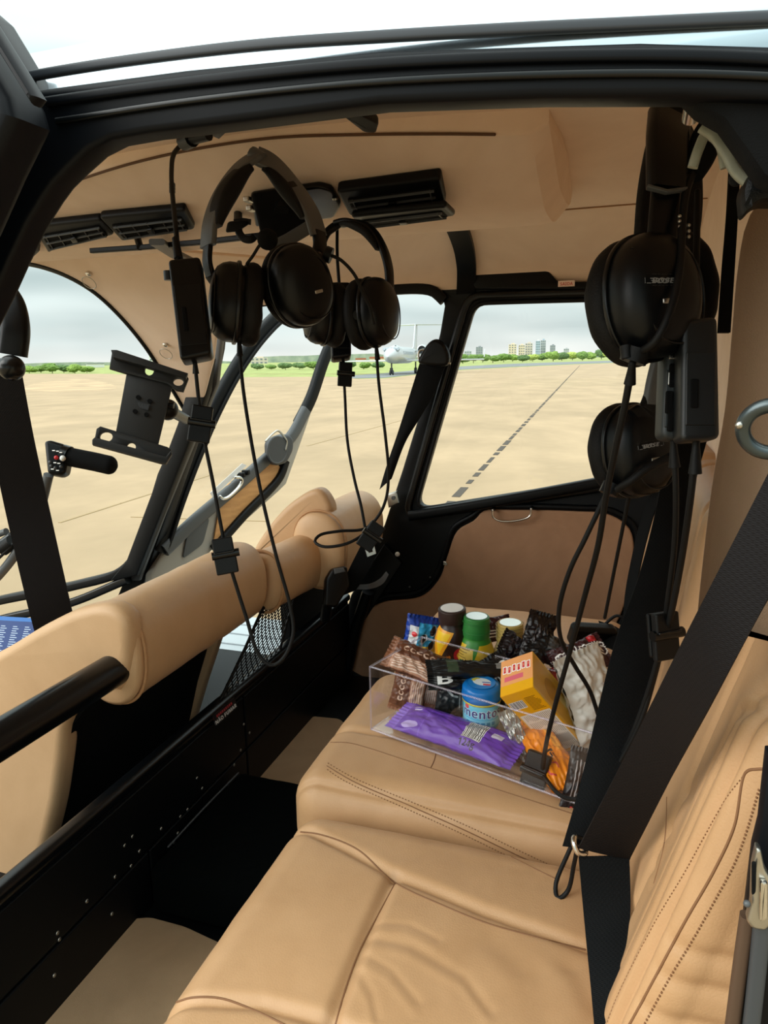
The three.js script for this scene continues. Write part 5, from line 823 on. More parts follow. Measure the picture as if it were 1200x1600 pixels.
{ // upper right rail, primer-coloured bracket, and the door's corner
  struct('trim_15', slab(zn([[1062, 160], [1085, 184], [1122, 205], [1160, 258], [1182, 290], [1230, 312], [1300, 300], [1300, 150]], -0.44), V(0, 0, 1), 0.03, { bevel: 0.006 }).translate(0, 0, -0.01), M.blackMatt);
  const t = thing('rail_bracket', 'worn greenish bracket under the door rail at the upper right corner', 'bracket'), P = (l, z = -0.47) => l.map(([x, y]) => onZ(z, x, y));
  part('arm', sweep(spline(P([[1096, 198], [1116, 212], [1134, 238], [1150, 268], [1172, 286], [1206, 296]]), 40), rrect(0.006, 0.006, 0.002), V(0, 0, 1)), M.primer, t); part('arm', sweep(spline(P([[1082, 262], [1092, 232], [1104, 210], [1124, 222], [1134, 262]], -0.50), 40), rrect(0.006, 0.006, 0.002), V(0, 0, 1)), M.primer, t);
  part('foot', slab(P([[1134, 262], [1150, 272], [1168, 282], [1152, 292], [1146, 286]], -0.49), V(0, 0, 1), 0.006, { bevel: 0.002 }), M.primer, t); part('screw', put(new THREE.SphereGeometry(0.004, 12, 8), onZ(-0.48, 1150, 280)), M.black, t);
  part('pin', [rod(onZ(-0.47, 1082, 164), onZ(-0.48, 1078, 186), 0.0045)], M.chrome, t); settle(t);
  solo('pillar_block', 'black block capping the padded tan rear pillar at upper right', 'block', slab(roundPoly(zn([[1160, 286], [1240, 290], [1240, 330], [1172, 328], [1152, 352], [1148, 310]], -0.49), 0.006), V(0, 0, 1), 0.03, { bevel: 0.004 }), M.black);
  // grab ring
  const g = thing('grab_ring', 'dark metal grab ring cut by the right edge of the frame', 'ring'), c = onZ(-0.385, 1206, 671); const tg = new THREE.TorusGeometry(0.0125, 0.0036, 14, 40); tg.applyMatrix4(new THREE.Matrix4().makeRotationFromEuler(new THREE.Euler(0.35, -0.2, 0))); part('ring', tg.translate(c.x, c.y, c.z), phys({ color: '#4b5355', metalness: 0.8, roughness: 0.3 }), g); part('stem', rod(c.clone().add(V(0.012, 0.002, 0)), c.clone().add(V(0.05, 0.004, -0.01)), 0.004), M.darkGrey, g); part('edge_pin', put(new THREE.SphereGeometry(0.002, 10, 8), c.clone().add(V(-0.0145, 0.002, 0.001))), M.steel, g); settle(g);
  // door edge and latch at the lower right
  struct('trim_16', slab(zn([[1200, 1180], [1188, 1290], [1178, 1330], [1166, 1430], [1158, 1500], [1146, 1640], [1300, 1640], [1300, 1180]], -0.405), V(0, 0, 1), 0.014, { bevel: 0.004 }).translate(0, 0, -0.014), M.frame);
  struct('trim_17', sweep(spline(zn([[1168, 1430], [1158, 1500], [1142, 1620]], -0.40), 20), rrect(0.008, 0.008, 0.003), V(0, 0, 1)), std({ color: '#4d3828', roughness: 0.6 })); struct('trim_18', sweep(spline(zn([[1192, 1430], [1184, 1510], [1172, 1620]], -0.395), 20), rrect(0.009, 0.008, 0.003), V(0, 0, 1)), M.plasticGrey);
  const l = thing('door_latch', 'bright metal door latch at the lower right edge beside the stitched seat back', 'latch');
  part('striker', slab(roundPoly(zn([[1178, 1312], [1186, 1316], [1192, 1345], [1204, 1366], [1204, 1428], [1192, 1440], [1172, 1437], [1163, 1425], [1170, 1398], [1172, 1340]], -0.395), 0.002), V(0, 0, 1), 0.008, { bevel: 0.0022, seg: 3 }), M.steel, l); part('slot', slab(roundPoly(zn([[1174, 1345], [1181, 1345], [1180, 1392], [1174, 1396]], -0.3865), 0.0015), V(0, 0, 1), 0.002, { bevel: 0.0005 }), M.blackMatt, l); part('lever', slab(roundPoly(zn([[1186, 1370], [1198, 1372], [1198, 1430], [1184, 1434]], -0.387), 0.002), V(0, 0, 1), 0.004, { bevel: 0.0015 }), M.chrome, l); part('screw', put(new THREE.SphereGeometry(0.002, 10, 8), onZ(-0.386, 1167, 1412)), M.darkGrey, l); settle(l);
}

// ================================================================ FRONT OF THE CABIN: open crew door, tablet mount, grip, booklet
{
  const H = onZ(ZW + 0.005, 238, 880), dir = V(0.31, 0, -0.95).normalize(), n = V(dir.z, 0, -dir.x).normalize(); if (n.dot(CAM.clone().sub(H)) < 0) n.negate();
  const P = (l, o = 0) => l.map(([x, y]) => onP(H.clone().addScaledVector(n, o), n, x, y));
  const t = thing('crew_door', 'open front crew door seen through the far doorway, with tan lower panel and round speaker', 'door');
  // window frame
  part('window_frame', sweep(spline(P([[248, 862], [276, 778], [304, 706], [334, 638], [370, 572], [404, 524], [440, 488], [490, 458], [540, 452], [546, 470], [524, 520], [505, 566], [486, 622], [466, 662]]), 120), rrect(0.05, 0.035, 0.012), n), M.black, t);
  part('seal', sweep(spline(P([[262, 858], [286, 786], [314, 712], [343, 645], [378, 580], [412, 532], [446, 498], [492, 470], [528, 466]], 0.02), 90), rrect(0.014, 0.014, 0.004), n), M.rubber, t);
  // lower half
  const low = P([[236, 900], [258, 856], [300, 818], [360, 766], [420, 712], [452, 684], [478, 640], [492, 602], [500, 606], [478, 672], [448, 756], [436, 768], [330, 862], [290, 920], [230, 960]]);
  part('lower_skin', slab(low, n, 0.035, { bevel: 0.008, seg: 3 }).translate(-n.x * 0.035, 0, -n.z * 0.035), M.greyPaint, t);
  part('top_rail', sweep(spline(P([[256, 860], [300, 818], [360, 767], [420, 714], [455, 682], [478, 640]], 0.012), 50), rrect(0.05, 0.03, 0.012), n), M.darkGrey, t);
  part('bottom_rail', sweep(spline(P([[334, 858], [380, 806], [436, 746], [446, 720]], 0.012), 40), rrect(0.035, 0.03, 0.01), n), M.black, t);
  const pan = part('trim_panel', slab(roundPoly(P([[341, 795], [353, 757], [392, 735], [412, 722], [432, 724], [438, 732], [432, 752], [394, 786], [345, 850], [332, 850]], 0.004), 0.02), n, 0.006, { bevel: 0.002 }), M.wood, t);
  part('pull_handle', tube(spline(P([[344, 776], [348, 779], [356, 777], [374, 760], [378, 752], [376, 747], [368, 746]], 0.04), 30), 0.0065, 50, 8), M.chrome, t);
  part('stowage_recess', slab(roundPoly(P([[292, 832], [322, 806], [326, 812], [316, 850], [284, 874]], 0.003), 0.02), n, 0.005, { bevel: 0.002 }), M.darkGrey, t);
  part('placard', slab(P([[328, 770], [378, 724], [385, 727], [332, 777]], 0.028), n, 0.002, { bevel: 0 }), M.white, t);
  const sp = part('speaker', slab(roundPoly(P([[411, 690], [422, 682], [437, 677], [446, 684], [446, 702], [436, 722], [420, 727], [412, 718]], 0.004), 0.02), n, 0.05, { bevel: 0.012, seg: 4 }), M.plasticGrey, t);
  const sc = P([[433, 703]], 0.056)[0], q = new THREE.Quaternion().setFromUnitVectors(V(0, 0, 1), n); const tg = new THREE.TorusGeometry(0.052, 0.004, 8, 40).applyQuaternion(q); part('speaker_ring', tg.translate(sc.x, sc.y, sc.z), M.darkGrey, sp); const dsk = new THREE.CylinderGeometry(0.05, 0.05, 0.006, 32).rotateX(Math.PI / 2).applyQuaternion(q); part('speaker_grille', dsk.translate(sc.x, sc.y, sc.z), M.plasticGrey, sp);
  part('wire_loop', tube(P([[415, 689], [428, 676], [434, 673], [442, 680], [448, 690], [446, 702]], 0.06), 0.004, 40, 6), M.steel, t);
  for (const [x, y] of [[377, 742], [384, 738]]) part('catch', put(rbox(0.03, 0.02, 0.02, 0.005), P([[x, y]], 0.02)[0]), M.black, t);
  for (const [x, y] of [[450, 684], [454, 680], [330, 800], [336, 796]]) part('screw', put(new THREE.SphereGeometry(0.006, 8, 6), P([[x, y]], 0.003)[0]), M.black, t);
  part('window_pane', slab(P([[256, 858], [334, 642], [404, 528], [440, 492], [490, 462], [538, 458], [505, 560], [474, 646], [452, 682], [360, 764]], -0.005), n, 0.003, { bevel: 0 }), M.glass, t);
  settle(t);
}
{ // pale step below the open doorway and the front floor's far edge
  const t = solo('boarding_step', 'pale grey ribbed step seen through the gap between the front seats', 'step', [put(rbox(0.9, 0.04, 0.5, 0.01), V(-1.35, -0.12, -2.35)), ...[-2.2, -2.3, -2.4, -2.5].map((z) => put(rbox(0.88, 0.008, 0.012, 0.002), V(-1.35, -0.098, z)))], std({ color: '#aab3b8', roughness: 0.5 }));
}
{ // tablet holder on the windscreen post
  const t = thing('tablet_holder', 'empty black tablet holder with spring jaws, mounted by the windscreen post', 'tablet holder'), D = 1.42, n = camV(0.25, 0.12, 1).normalize(), p0 = dep(D, 225, 640), P = (l, o = 0) => l.map(([x, y]) => onP(p0.clone().addScaledVector(n, o), n, x, y));
  part('back_plate', slab(P([[199, 580], [270, 602], [246, 702], [180, 684]]), n, 0.006, { bevel: 0.0015 }), M.holder, t);
  const hole = (x, y, rx, ry) => Array.from({ length: 14 }, (_, i) => onP(p0, n, x + rx * Math.cos(i / 14 * tau), y - ry * Math.sin(i / 14 * tau)));
  part('upper_jaw', slab(P([[176, 553], [182, 551], [290, 585], [295, 594], [287, 614], [276, 612], [262, 602], [198, 586], [172, 578]]), n, 0.012, { bevel: 0.002, holes: [hole(234, 581, 7, 8), hole(279, 599, 8, 6)] }), M.holder, t);
  part('upper_lip', slab(P([[175, 551], [184, 551], [294, 587], [291, 595], [178, 562]], 0.012), n, 0.018, { bevel: 0.002 }), M.holder, t);
  part('lower_jaw', slab(P([[152, 672], [158, 668], [262, 700], [268, 704], [262, 724], [255, 726], [148, 694]]), n, 0.012, { bevel: 0.002, holes: [hole(167, 684, 10, 8), hole(206, 700, 7, 7)] }), M.holder, t);
  part('lower_lip', slab(P([[146, 690], [150, 686], [260, 716], [268, 706], [269, 712], [260, 727], [252, 726], [146, 697]], 0.012), n, 0.018, { bevel: 0.002 }), M.holder, t);
  for (const [x, y] of [[216, 621], [234, 627], [211, 643], [229, 648]]) part('screw', put(new THREE.CylinderGeometry(0.0045, 0.0045, 0.004, 12).rotateX(Math.PI / 2).applyQuaternion(new THREE.Quaternion().setFromUnitVectors(V(0, 0, 1), n)), P([[x, y]], 0.007)[0]), M.blackMatt, t);
  const xx = camV(0.96, -0.26, 0), yy = camV(0.26, 0.96, 0); plate(0.026, 0.012, canv(128, 60, (c, w, h) => { c.fillStyle = '#0b0c0e'; c.fillRect(0, 0, w, h); c.fillStyle = '#232629'; c.font = 'bold 50px sans-serif'; c.textAlign = 'center'; c.fillText('RAM', w / 2, 48); }), 'logo', t, P([[223, 634]], 0.0075)[0], xx, yy, 0.001);
  part('ball_mount', [put(new THREE.SphereGeometry(0.022, 20, 12), dep(D + 0.04, 262, 640)), rod(dep(D + 0.04, 262, 640), dep(D + 0.25, 290, 655), 0.012), rod(dep(D + 0.02, 262, 632), dep(D + 0.02, 272, 634), 0.006)], M.plastic, t);
  settle(t);
}
{ // collective grip
  const t = thing('control_grip', 'black foam control grip with a switch head, left of the tablet holder', 'control grip'), D = 1.62, P = (x, y, d = D) => dep(d, x, y);
  part('handle', sweep(spline([P(100, 712), P(125, 717), P(150, 722), P(172, 727), P(183, 729)], 30), circ(0.0215, 18), camV(0, 0, 1), { scale: (u) => (u > 0.85 ? Math.sqrt(Math.max(0.05, 1 - ((u - 0.85) / 0.15) ** 2)) : 1) }), M.blackMatt, t); part('collar', rod(P(98, 711), P(108, 714), 0.025, 18), M.blackSatin, t);
  const h = part('switch_head', slab(roundPoly([P(68, 694), P(76, 691), P(98, 697), P(107, 704), P(101, 742), P(92, 747), P(74, 744)], 0.008), camV(0.2, 0.1, 1), 0.05, { bevel: 0.008, seg: 3 }).translate(...camV(0, 0, -1).multiplyScalar(0.03).toArray()), M.plastic, t);
  const o = (x, y) => P(x, y, D - 0.026), bt = (x, y, r, m, nm) => part(nm, put(new THREE.SphereGeometry(r, 12, 8), o(x, y)), m, h);
  bt(88, 715, 0.005, std({ color: '#c0262c', roughness: 0.4 }), 'red_button'); bt(98, 716, 0.0065, M.white, 'hat_switch'); for (const [x, y] of [[80, 728], [86, 731], [95, 729], [78, 722]]) bt(x, y, 0.0035, M.darkGrey, 'toggle'); for (const [x, y] of [[84, 704], [90, 705], [95, 707], [82, 733], [90, 735], [86, 723], [92, 724]]) part('marking', put(rbox(0.008, 0.0022, 0.002, 0.0005), o(x, y)), M.white, h);
  part('stick', sweep(spline([P(76, 742), P(60, 800, 1.66), P(20, 872, 1.7), P(-40, 940, 1.75)], 30), circ(0.011, 12), camV(0, 0, 1)), M.darkGrey, t);
  settle(t);
  const s = thing('control_tube', 'grey control tubes at the left edge beside the shoulder belt', 'tube'); part('tube', [rod(dep(1.75, -40, 880), dep(1.7, 20, 838), 0.012), rod(dep(1.75, -40, 850), dep(1.7, 10, 830), 0.008)], M.darkGrey, s); part('clamp', rod(dep(1.7, 4, 858), dep(1.69, 20, 846), 0.017, 16), M.black, s); part('lead', tube(E3([[-20, 840, 1.7], [6, 856, 1.69], [20, 850, 1.68], [-10, 880, 1.7]]), 0.004, 30, 6), M.rubber, s); settle(s);
}
{ // booklet
  const t = thing('booklet', 'blue booklet with white print beside the nearest front seat at the left edge', 'booklet'), D = 1.62, q = E3([[-40, 958, D], [50, 963, D], [50, 1010, D + 0.03], [-40, 1060, D + 0.05]]), n = camV(0, 0.5, 1);
  const m = canv(256, 256, (c, w, h) => { c.fillStyle = '#12397c'; c.fillRect(0, 0, w, h); c.fillStyle = '#2f74c4'; c.fillRect(0, 0, w, 22); c.fillStyle = '#c7d6ea'; for (let k = 0; k < 3; k++) for (let i = 0; i < 16; i++) c.fillRect(118 + k * 44, 50 + i * 12, 16 + (i * 7 % 13), 4); });
  const x = q[1].clone().sub(q[0]).normalize(), y = n.clone().cross(x).normalize(); plate(0.16, 0.11, m, 'cover', t, dep(D, 0, 1000), x, y, 0.004); part('pages', rbox(0.155, 0.105, 0.010, 0.002).applyMatrix4(basis(x, y, x.clone().cross(y), dep(D + 0.009, 0, 1000))), M.white, t); settle(t);
}

// ================================================================ CLEAR BOX OF SNACKS ON THE SECOND CUSHION
const BY = 0.4125, A0 = onY(BY, 580, 1141), B0 = onY(BY, 822, 1229), ex = B0.clone().sub(A0).normalize(), ez = V(ex.z, 0, -ex.x).normalize();  // along the near side, and away from it
const BH = 0.108, BL = 0.375, T0 = onY(BY + BH, 643, 990), BD = Math.abs(T0.clone().sub(A0).dot(ez)) * 0.98;
const bx = (u, h, w) => A0.clone().addScaledVector(ex, u).addScaledVector(ez, w).setY(BY + h);
{
  const t = thing('acrylic_box', 'open clear acrylic box full of snacks on the second bench cushion', 'box'), th = 0.004, wall = (u0, u1, w0, w1, h0, h1) => { const c = bx((u0 + u1) / 2, (h0 + h1) / 2, (w0 + w1) / 2); return rbox(Math.abs(u1 - u0), h1 - h0, Math.abs(w1 - w0), 0.0012, 2).applyMatrix4(basis(ex, V(0, 1, 0), ex.clone().cross(V(0, 1, 0)), c)); };
  part('bottom', wall(0, BL, 0, BD, 0, th), M.acrylic, t);
  part('side_wall', wall(0, BL, 0, th, th, BH), M.acrylic, t); part('side_wall', wall(0, BL, BD - th, BD, th, BH), M.acrylic, t); part('end_wall', wall(0, th, th, BD - th, th, BH), M.acrylic, t); part('end_wall', wall(BL - th, BL, th, BD - th, th, BH), M.acrylic, t);
  const rail = (a, b, r = 0.0022) => rod(a, b, r, 8);
  part('polished_edge', [rail(bx(0, BH, 0), bx(BL, BH, 0), 0.0015), rail(bx(0, BH, BD), bx(BL, BH, BD), 0.0016), rail(bx(0, BH, 0), bx(0, BH, BD), 0.0013), rail(bx(BL, BH, 0), bx(BL, BH, BD), 0.0016), rail(bx(0, 0.002, 0), bx(BL, 0.002, 0), 0.0018), rail(bx(0, 0.002, 0), bx(0, BH, 0), 0.0014), rail(bx(0, 0.002, 0), bx(0, 0.002, BD), 0.0014), rail(bx(0, 0, BD), bx(0, BH, BD), 0.0016)], M.acrylicEdge, t);
  settle(t);
}
const foil = (map, o = {}) => phys({ map, roughness: 0.28, specularIntensity: 0.8, ...o });
const print = (w, h, f, o = {}) => { const m = canv(w, h, f); return phys({ map: m.map, roughness: 0.3, specularIntensity: 0.8, ...o }); };
const lines = (c, x, y, w, n, dy, col = '#d8d8d8', h = 3) => { c.fillStyle = col; for (let i = 0; i < n; i++) c.fillRect(x, y + i * dy, w * (0.65 + 0.35 * Math.abs(Math.sin(i * 2.7 + x))), h); };
const bars = (c, x, y, w, h) => { c.fillStyle = '#f2f2ef'; c.fillRect(x, y, w, h); c.fillStyle = '#111'; for (let i = 4; i < w - 6;) { const k = 1 + Math.abs(Math.sin(i * 12.7)) * 4; c.fillRect(x + i, y + 4, k, h - 12); i += k + 2 + Math.abs(Math.cos(i * 3.1)) * 4; } };
// wrapper: a filled pillow pack with crimped ends, printed side and creases
function pillow(w, h, t, k = 1, sd = 0, nx = 64, ny = 32) {
  const mk = (s) => { const pos = [], uv = [], idx = []; for (let j = 0; j <= ny; j++) for (let i = 0; i <= nx; i++) { const u = i / nx, v = j / ny, a = (u - 0.5) * 2, b = (v - 0.5) * 2, e = 0.86, f = Math.abs(a) > e ? 0.02 : (1 - (Math.abs(a) / e) ** 3.2) ** 0.6, g = (1 - Math.abs(b) ** 2.6) ** 0.6; const cr = k * 0.0024 * (fbm(a * 3 + sd, b * 2.4, sd + s, 3) + 0.6 * Math.sin(b * 26 + 3 * a + sd) * Math.max(0, Math.abs(a) - 0.6) * 2), z = s * (t / 2 * f * g + 0.0004) + cr * (0.4 + f); const pinch = 1 - 0.10 * f * (1 - Math.abs(a)) - (Math.abs(a) > e ? -0.02 : 0); pos.push(a * w / 2 + (i === 0 || i === nx ? ((j % 2) - 0.5) * 0.002 : 0), b * h / 2 * pinch, z + (Math.abs(a) > e ? 0.0012 * Math.sin(b * 30) : 0)); uv.push(s > 0 ? u : 1 - u, v); } for (let j = 0; j < ny; j++) for (let i = 0; i < nx; i++) { const p = j * (nx + 1) + i; s > 0 ? idx.push(p, p + 1, p + nx + 1, p + 1, p + nx + 2, p + nx + 1) : idx.push(p, p + nx + 1, p + 1, p + 1, p + nx + 1, p + nx + 2); } const g = new THREE.BufferGeometry(); g.setAttribute('position', new THREE.Float32BufferAttribute(pos, 3)); g.setAttribute('uv', new THREE.Float32BufferAttribute(uv, 2)); g.setIndex(idx); g.computeVertexNormals(); return g; };
  return mergeGeometries([mk(1), mk(-1)].map(strip));
}
const frame3 = (c, x, up) => { x = x.clone().normalize(); const n = up.clone().addScaledVector(x, -up.dot(x)).normalize(), y = n.clone().cross(x); return basis(x, y, n, c); };   // x along the pack, n out of its printed face
function pack(name, label, cat, size, mat, c, x, n, k = 1, sd = 0) { const t = thing(name, label, cat, 'snacks in the clear box'); delete t.userData.group; part('wrapper', pillow(...size, k, sd), mat, t).applyMatrix4(frame3(c, x, n)); const m = t.children[0]; m.geometry.applyMatrix4(m.matrix); m.matrix.identity(); m.matrix.decompose(m.position, m.quaternion, m.scale); return settle(t); }
const at = (x, y, h) => onY(BY + h, x, y);
const up = V(0, 1, 0), toCam = (c) => CAM.clone().sub(c).normalize();

// purple biscuit pack along the near wall
{ const a = bx(0.030, 0.020, 0.037), b = bx(0.232, 0.020, 0.037); pack('biscuit_pack', 'long purple biscuit pack lying along the near wall of the snack box', 'snack', [0.215, 0.066, 0.030], print(768, 256, (c, w, h) => { c.fillStyle = '#6a3fb0'; c.fillRect(0, 0, w, h); c.fillStyle = '#7a50c4'; c.fillRect(210, 0, 8, h); c.fillStyle = '#8f6ad2'; c.fillRect(0, 0, 60, h); c.fillStyle = '#5a3399'; for (let i = 0; i < 7; i++) for (let j = 0; j < 16; j++) c.fillRect(230 + j * 14, 40 + i * 12, 9, 6); bars(c, 455, 40, 110, 150); lines(c, 458, 50, 100, 8, 9, '#8c8c90', 4); c.fillStyle = '#1c1326'; c.font = 'bold 46px sans-serif'; c.fillText('124g', 452, 236); c.fillStyle = '#d9d2ea'; c.fillRect(600, 70, 60, 44); c.fillRect(92, 52, 70, 10); c.fillRect(98, 70, 54, 8); c.beginPath(); c.ellipse(140, 210, 54, 26, 0, 0, 7); c.fillStyle = '#b7a3dd'; c.fill(); }), a.clone().lerp(b, 0.5), b.clone().sub(a), V(0.06, 1, 0.25), 1.2, 3); }
// mint jar
{
  const t = thing('gum_jar', 'light blue gum jar with a bright blue lid and dark blue lettering', 'jar'), c = onY(BY + 0.082, 757, 1071), ax = V(0.07, 1, 0.05).normalize(), R = 0.0305;
  const B = frame3(V(0, 0, 0), V(1, 0, -0.1), ax).multiply(new THREE.Matrix4().makeRotationX(Math.PI / 2)); B.setPosition(c.clone().addScaledVector(ax, -0.064));
  const lab = print(1024, 256, (x, w, h) => { x.fillStyle = '#63c6e4'; x.fillRect(0, 0, w, h); x.fillStyle = '#8fdcf0'; x.fillRect(0, 150, w, 60); x.font = 'bold 112px sans-serif'; x.textAlign = 'center'; x.lineWidth = 7; for (const k of [0.08, 0.58]) { x.strokeStyle = '#eaf8fc'; x.strokeText('mentos', w * k + 90, 128); x.fillStyle = '#1f2f7c'; x.fillText('mentos', w * k + 90, 128); x.strokeStyle = '#eaf8fc'; x.lineWidth = 8; x.fillStyle = '#2e9ac4'; for (let q = 0; q < 6; q++) x.fillRect(w * k - 60 + q * 48, 168, 32, 34); x.font = 'bold 112px sans-serif'; x.lineWidth = 7; x.fillStyle = '#d8404a'; x.beginPath(); x.ellipse(w * k - 60, 40, 26, 20, 0, 0, 7); x.fill(); } });
  const bod = new THREE.LatheGeometry([[0.0262, 0], [0.0278, 0.003], [0.0285, 0.006], ...Array.from({ length: 11 }, (_, i) => [0.0285, 0.009 + i * 0.003]), [0.0275, 0.042], [0.0265, 0.0445]].map((p) => new THREE.Vector2(...p)), 48, 2.2); part('jar_body', bod.applyMatrix4(B), lab, t);
  part('neck_band', new THREE.LatheGeometry([[0.026, 0.041], [0.0300, 0.0425], [0.0300, 0.0455], [0.026, 0.0465]].map((p) => new THREE.Vector2(...p)), 48).applyMatrix4(B), std({ color: '#d8c93a', roughness: 0.4 }), t);
  part('lid', new THREE.LatheGeometry([[0.028, 0.045], [R, 0.0458], [R + 0.0006, 0.050], [R, 0.0545], [R - 0.0008, 0.055], [R - 0.0006, 0.062], [R - 0.003, 0.0655], [0.022, 0.068], [0, 0.0688]].map((p) => new THREE.Vector2(...p)), 48).applyMatrix4(B), phys({ color: '#1273c4', roughness: 0.25 }), t);
  const top = print(128, 128, (x, w) => { x.fillStyle = '#1d7fcf'; x.fillRect(0, 0, w, w); x.fillStyle = '#dfeef8'; x.beginPath(); x.ellipse(64, 60, 44, 34, 0.3, 0, 7); x.fill(); x.fillStyle = '#d9cf52'; x.beginPath(); x.ellipse(34, 40, 22, 14, -0.5, 0, 7); x.fill(); x.fillStyle = '#e6f1f9'; x.beginPath(); x.ellipse(58, 52, 26, 20, 0, 0, 7); x.fill(); x.fillStyle = '#d8404a'; x.fillRect(72, 76, 34, 16); x.fillStyle = '#2a52a8'; x.fillRect(66, 60, 40, 8); }); const dk = new THREE.CircleGeometry(0.021, 32).rotateX(-Math.PI / 2).translate(0, 0.0692, 0); part('lid_print', dk.applyMatrix4(B), top, t); settle(t);
}
// bottles
const even = (p, n = 26) => { const L = [0]; for (let i = 1; i < p.length; i++) L.push(L[i - 1] + Math.hypot(p[i][0] - p[i - 1][0], p[i][1] - p[i - 1][1])); const out = []; for (let k = 0; k < n; k++) { const s = k / (n - 1) * L[L.length - 1]; let i = 1; while (i < p.length - 1 && L[i] < s) i++; const t = (s - L[i - 1]) / (L[i] - L[i - 1] || 1); out.push([lerp(p[i - 1][0], p[i][0], t), lerp(p[i - 1][1], p[i][1], t)]); } return out; };
function bottle(label, px, py, hTop, prof, capProf, bodyMat, capMat, topMat, tilt = [0, 0], kind) {
  const t = thing('drink_bottle', label, 'bottle'), c = at(px, py, hTop), H = hTop - 0.006, M4 = new THREE.Matrix4().makeRotationFromEuler(new THREE.Euler(tilt[0], 0.6, tilt[1])).setPosition(c.clone().add(V(Math.sin(tilt[1]) * H, -Math.cos(tilt[1]) * H, -Math.sin(tilt[0]) * H)));
  const L = (p) => new THREE.LatheGeometry(p.map(([r, h]) => new THREE.Vector2(r * 1.13, h * H)), 48, kind?.start ?? 0).applyMatrix4(M4); const pr = even(prof.slice(1).map(([r, h]) => [r * 1.13, h * H])); part('body', new THREE.LatheGeometry(pr.map(([r, h]) => new THREE.Vector2(r, h)), 48, kind?.start ?? 0).applyMatrix4(M4), bodyMat, t); const cap = part('cap', L(capProf), capMat, t); const last = capProf[capProf.length - 1], e = capProf[capProf.length - 2];
  part('cap_top', L([[e[0] * 0.86, e[1] + 0.004], [e[0] * 0.5, e[1] + 0.0045], [0, e[1] + 0.005]]), topMat, cap); for (let i = 0; i < (kind?.rings ?? 0); i++) { const r = capProf[1][0] + 0.0004, hh = lerp(capProf[1][1], e[1], (i + 0.5) / kind.rings) * H; part('cap_ring', new THREE.TorusGeometry(r * 1.13, 0.0007, 6, 40).rotateX(Math.PI / 2).translate(0, hh, 0).applyMatrix4(M4), capMat, cap); } return settle(t);
}
bottle('tall brown-capped chocolate drink bottle with yellow and orange print', 706, 949, 0.148, [[0, 0], [0.027, 0], [0.029, 0.02], [0.029, 0.5], [0.0285, 0.62], [0.024, 0.74], [0.0185, 0.81], [0.018, 0.84]], [[0.0185, 0.83], [0.0215, 0.835], [0.0215, 0.985], [0.0205, 1], [0, 1]],
  print(1024, 512, (c, w, h) => { c.fillStyle = '#2a1610'; c.fillRect(0, 0, w, h); for (let k = 0; k < 2; k++) { const o = k * 512; c.fillStyle = '#f0a21c'; c.beginPath(); c.moveTo(o + 60, 30); c.lineTo(o + 300, 60); c.lineTo(o + 120, 330); c.lineTo(o + 20, 380); c.fill(); c.fillStyle = '#f7c928'; c.beginPath(); c.moveTo(o + 90, 60); c.lineTo(o + 270, 70); c.lineTo(o + 130, 250); c.fill(); c.fillStyle = '#e2641c'; c.fillRect(o + 20, 300, 160, 16); c.fillStyle = '#c8242e'; c.beginPath(); c.arc(o + 340, 230, 52, 0, 7); c.fill(); c.fillStyle = '#f2c23a'; c.beginPath(); c.arc(o + 340, 230, 24, 0, 7); c.fill(); c.fillStyle = '#c77a24'; c.fillRect(o + 230, 310, 220, 160); lines(c, o + 240, 325, 190, 9, 15, '#3a1d0e', 6); } }), std({ color: '#33201b', roughness: 0.45 }), M.white, [0.05, 0.03], { start: 4.15 });
bottle('green-capped yellow drink bottle with a nutrition label', 745, 963, 0.140, [[0, 0], [0.027, 0], [0.0295, 0.02], [0.0295, 0.42], [0.028, 0.55], [0.023, 0.66], [0.0195, 0.72], [0.0195, 0.75]], [[0.0195, 0.73], [0.0205, 0.74], [0.0205, 0.86], [0.0198, 0.88], [0.0198, 0.985], [0.0185, 1], [0, 1]],
  print(1024, 512, (c, w, h) => { c.fillStyle = '#d8a818'; c.fillRect(0, 0, w, h); c.fillStyle = '#e9c02c'; c.fillRect(0, 0, w, 200); for (let k = 0; k < 2; k++) { const o = k * 512; c.fillStyle = '#3d8a34'; c.fillRect(o, 0, 512, 60); c.beginPath(); c.moveTo(o + 330, 60); c.lineTo(o + 470, 60); c.lineTo(o + 300, 512); c.lineTo(o + 160, 512); c.fill(); c.fillStyle = '#e0bf58'; c.fillRect(o + 170, 90, 240, 110); lines(c, o + 180, 100, 210, 4, 24, '#8a6a1c', 7); c.fillStyle = '#efefe8'; c.fillRect(o + 190, 220, 220, 200); lines(c, o + 200, 232, 200, 12, 15, '#5b5b58', 5); } }), std({ color: '#2f7d38', roughness: 0.4 }), M.chrome, [0.03, -0.02], { start: 3.2, rings: 2 });
bottle('plain cream bottle with a ribbed beige cap', 797, 972, 0.130, [[0, 0], [0.026, 0], [0.0285, 0.02], [0.0285, 0.42], [0.0265, 0.55], [0.022, 0.66], [0.0195, 0.72], [0.0195, 0.75]], [[0.0195, 0.73], [0.0208, 0.74], [0.0208, 0.80], [0.0198, 0.82], [0.0196, 0.985], [0.0185, 1], [0, 1]],
  phys({ color: '#c9b988', roughness: 0.35 }), std({ color: '#c4a95e', roughness: 0.45 }), M.chrome, [0.02, 0.02], { rings: 5 });
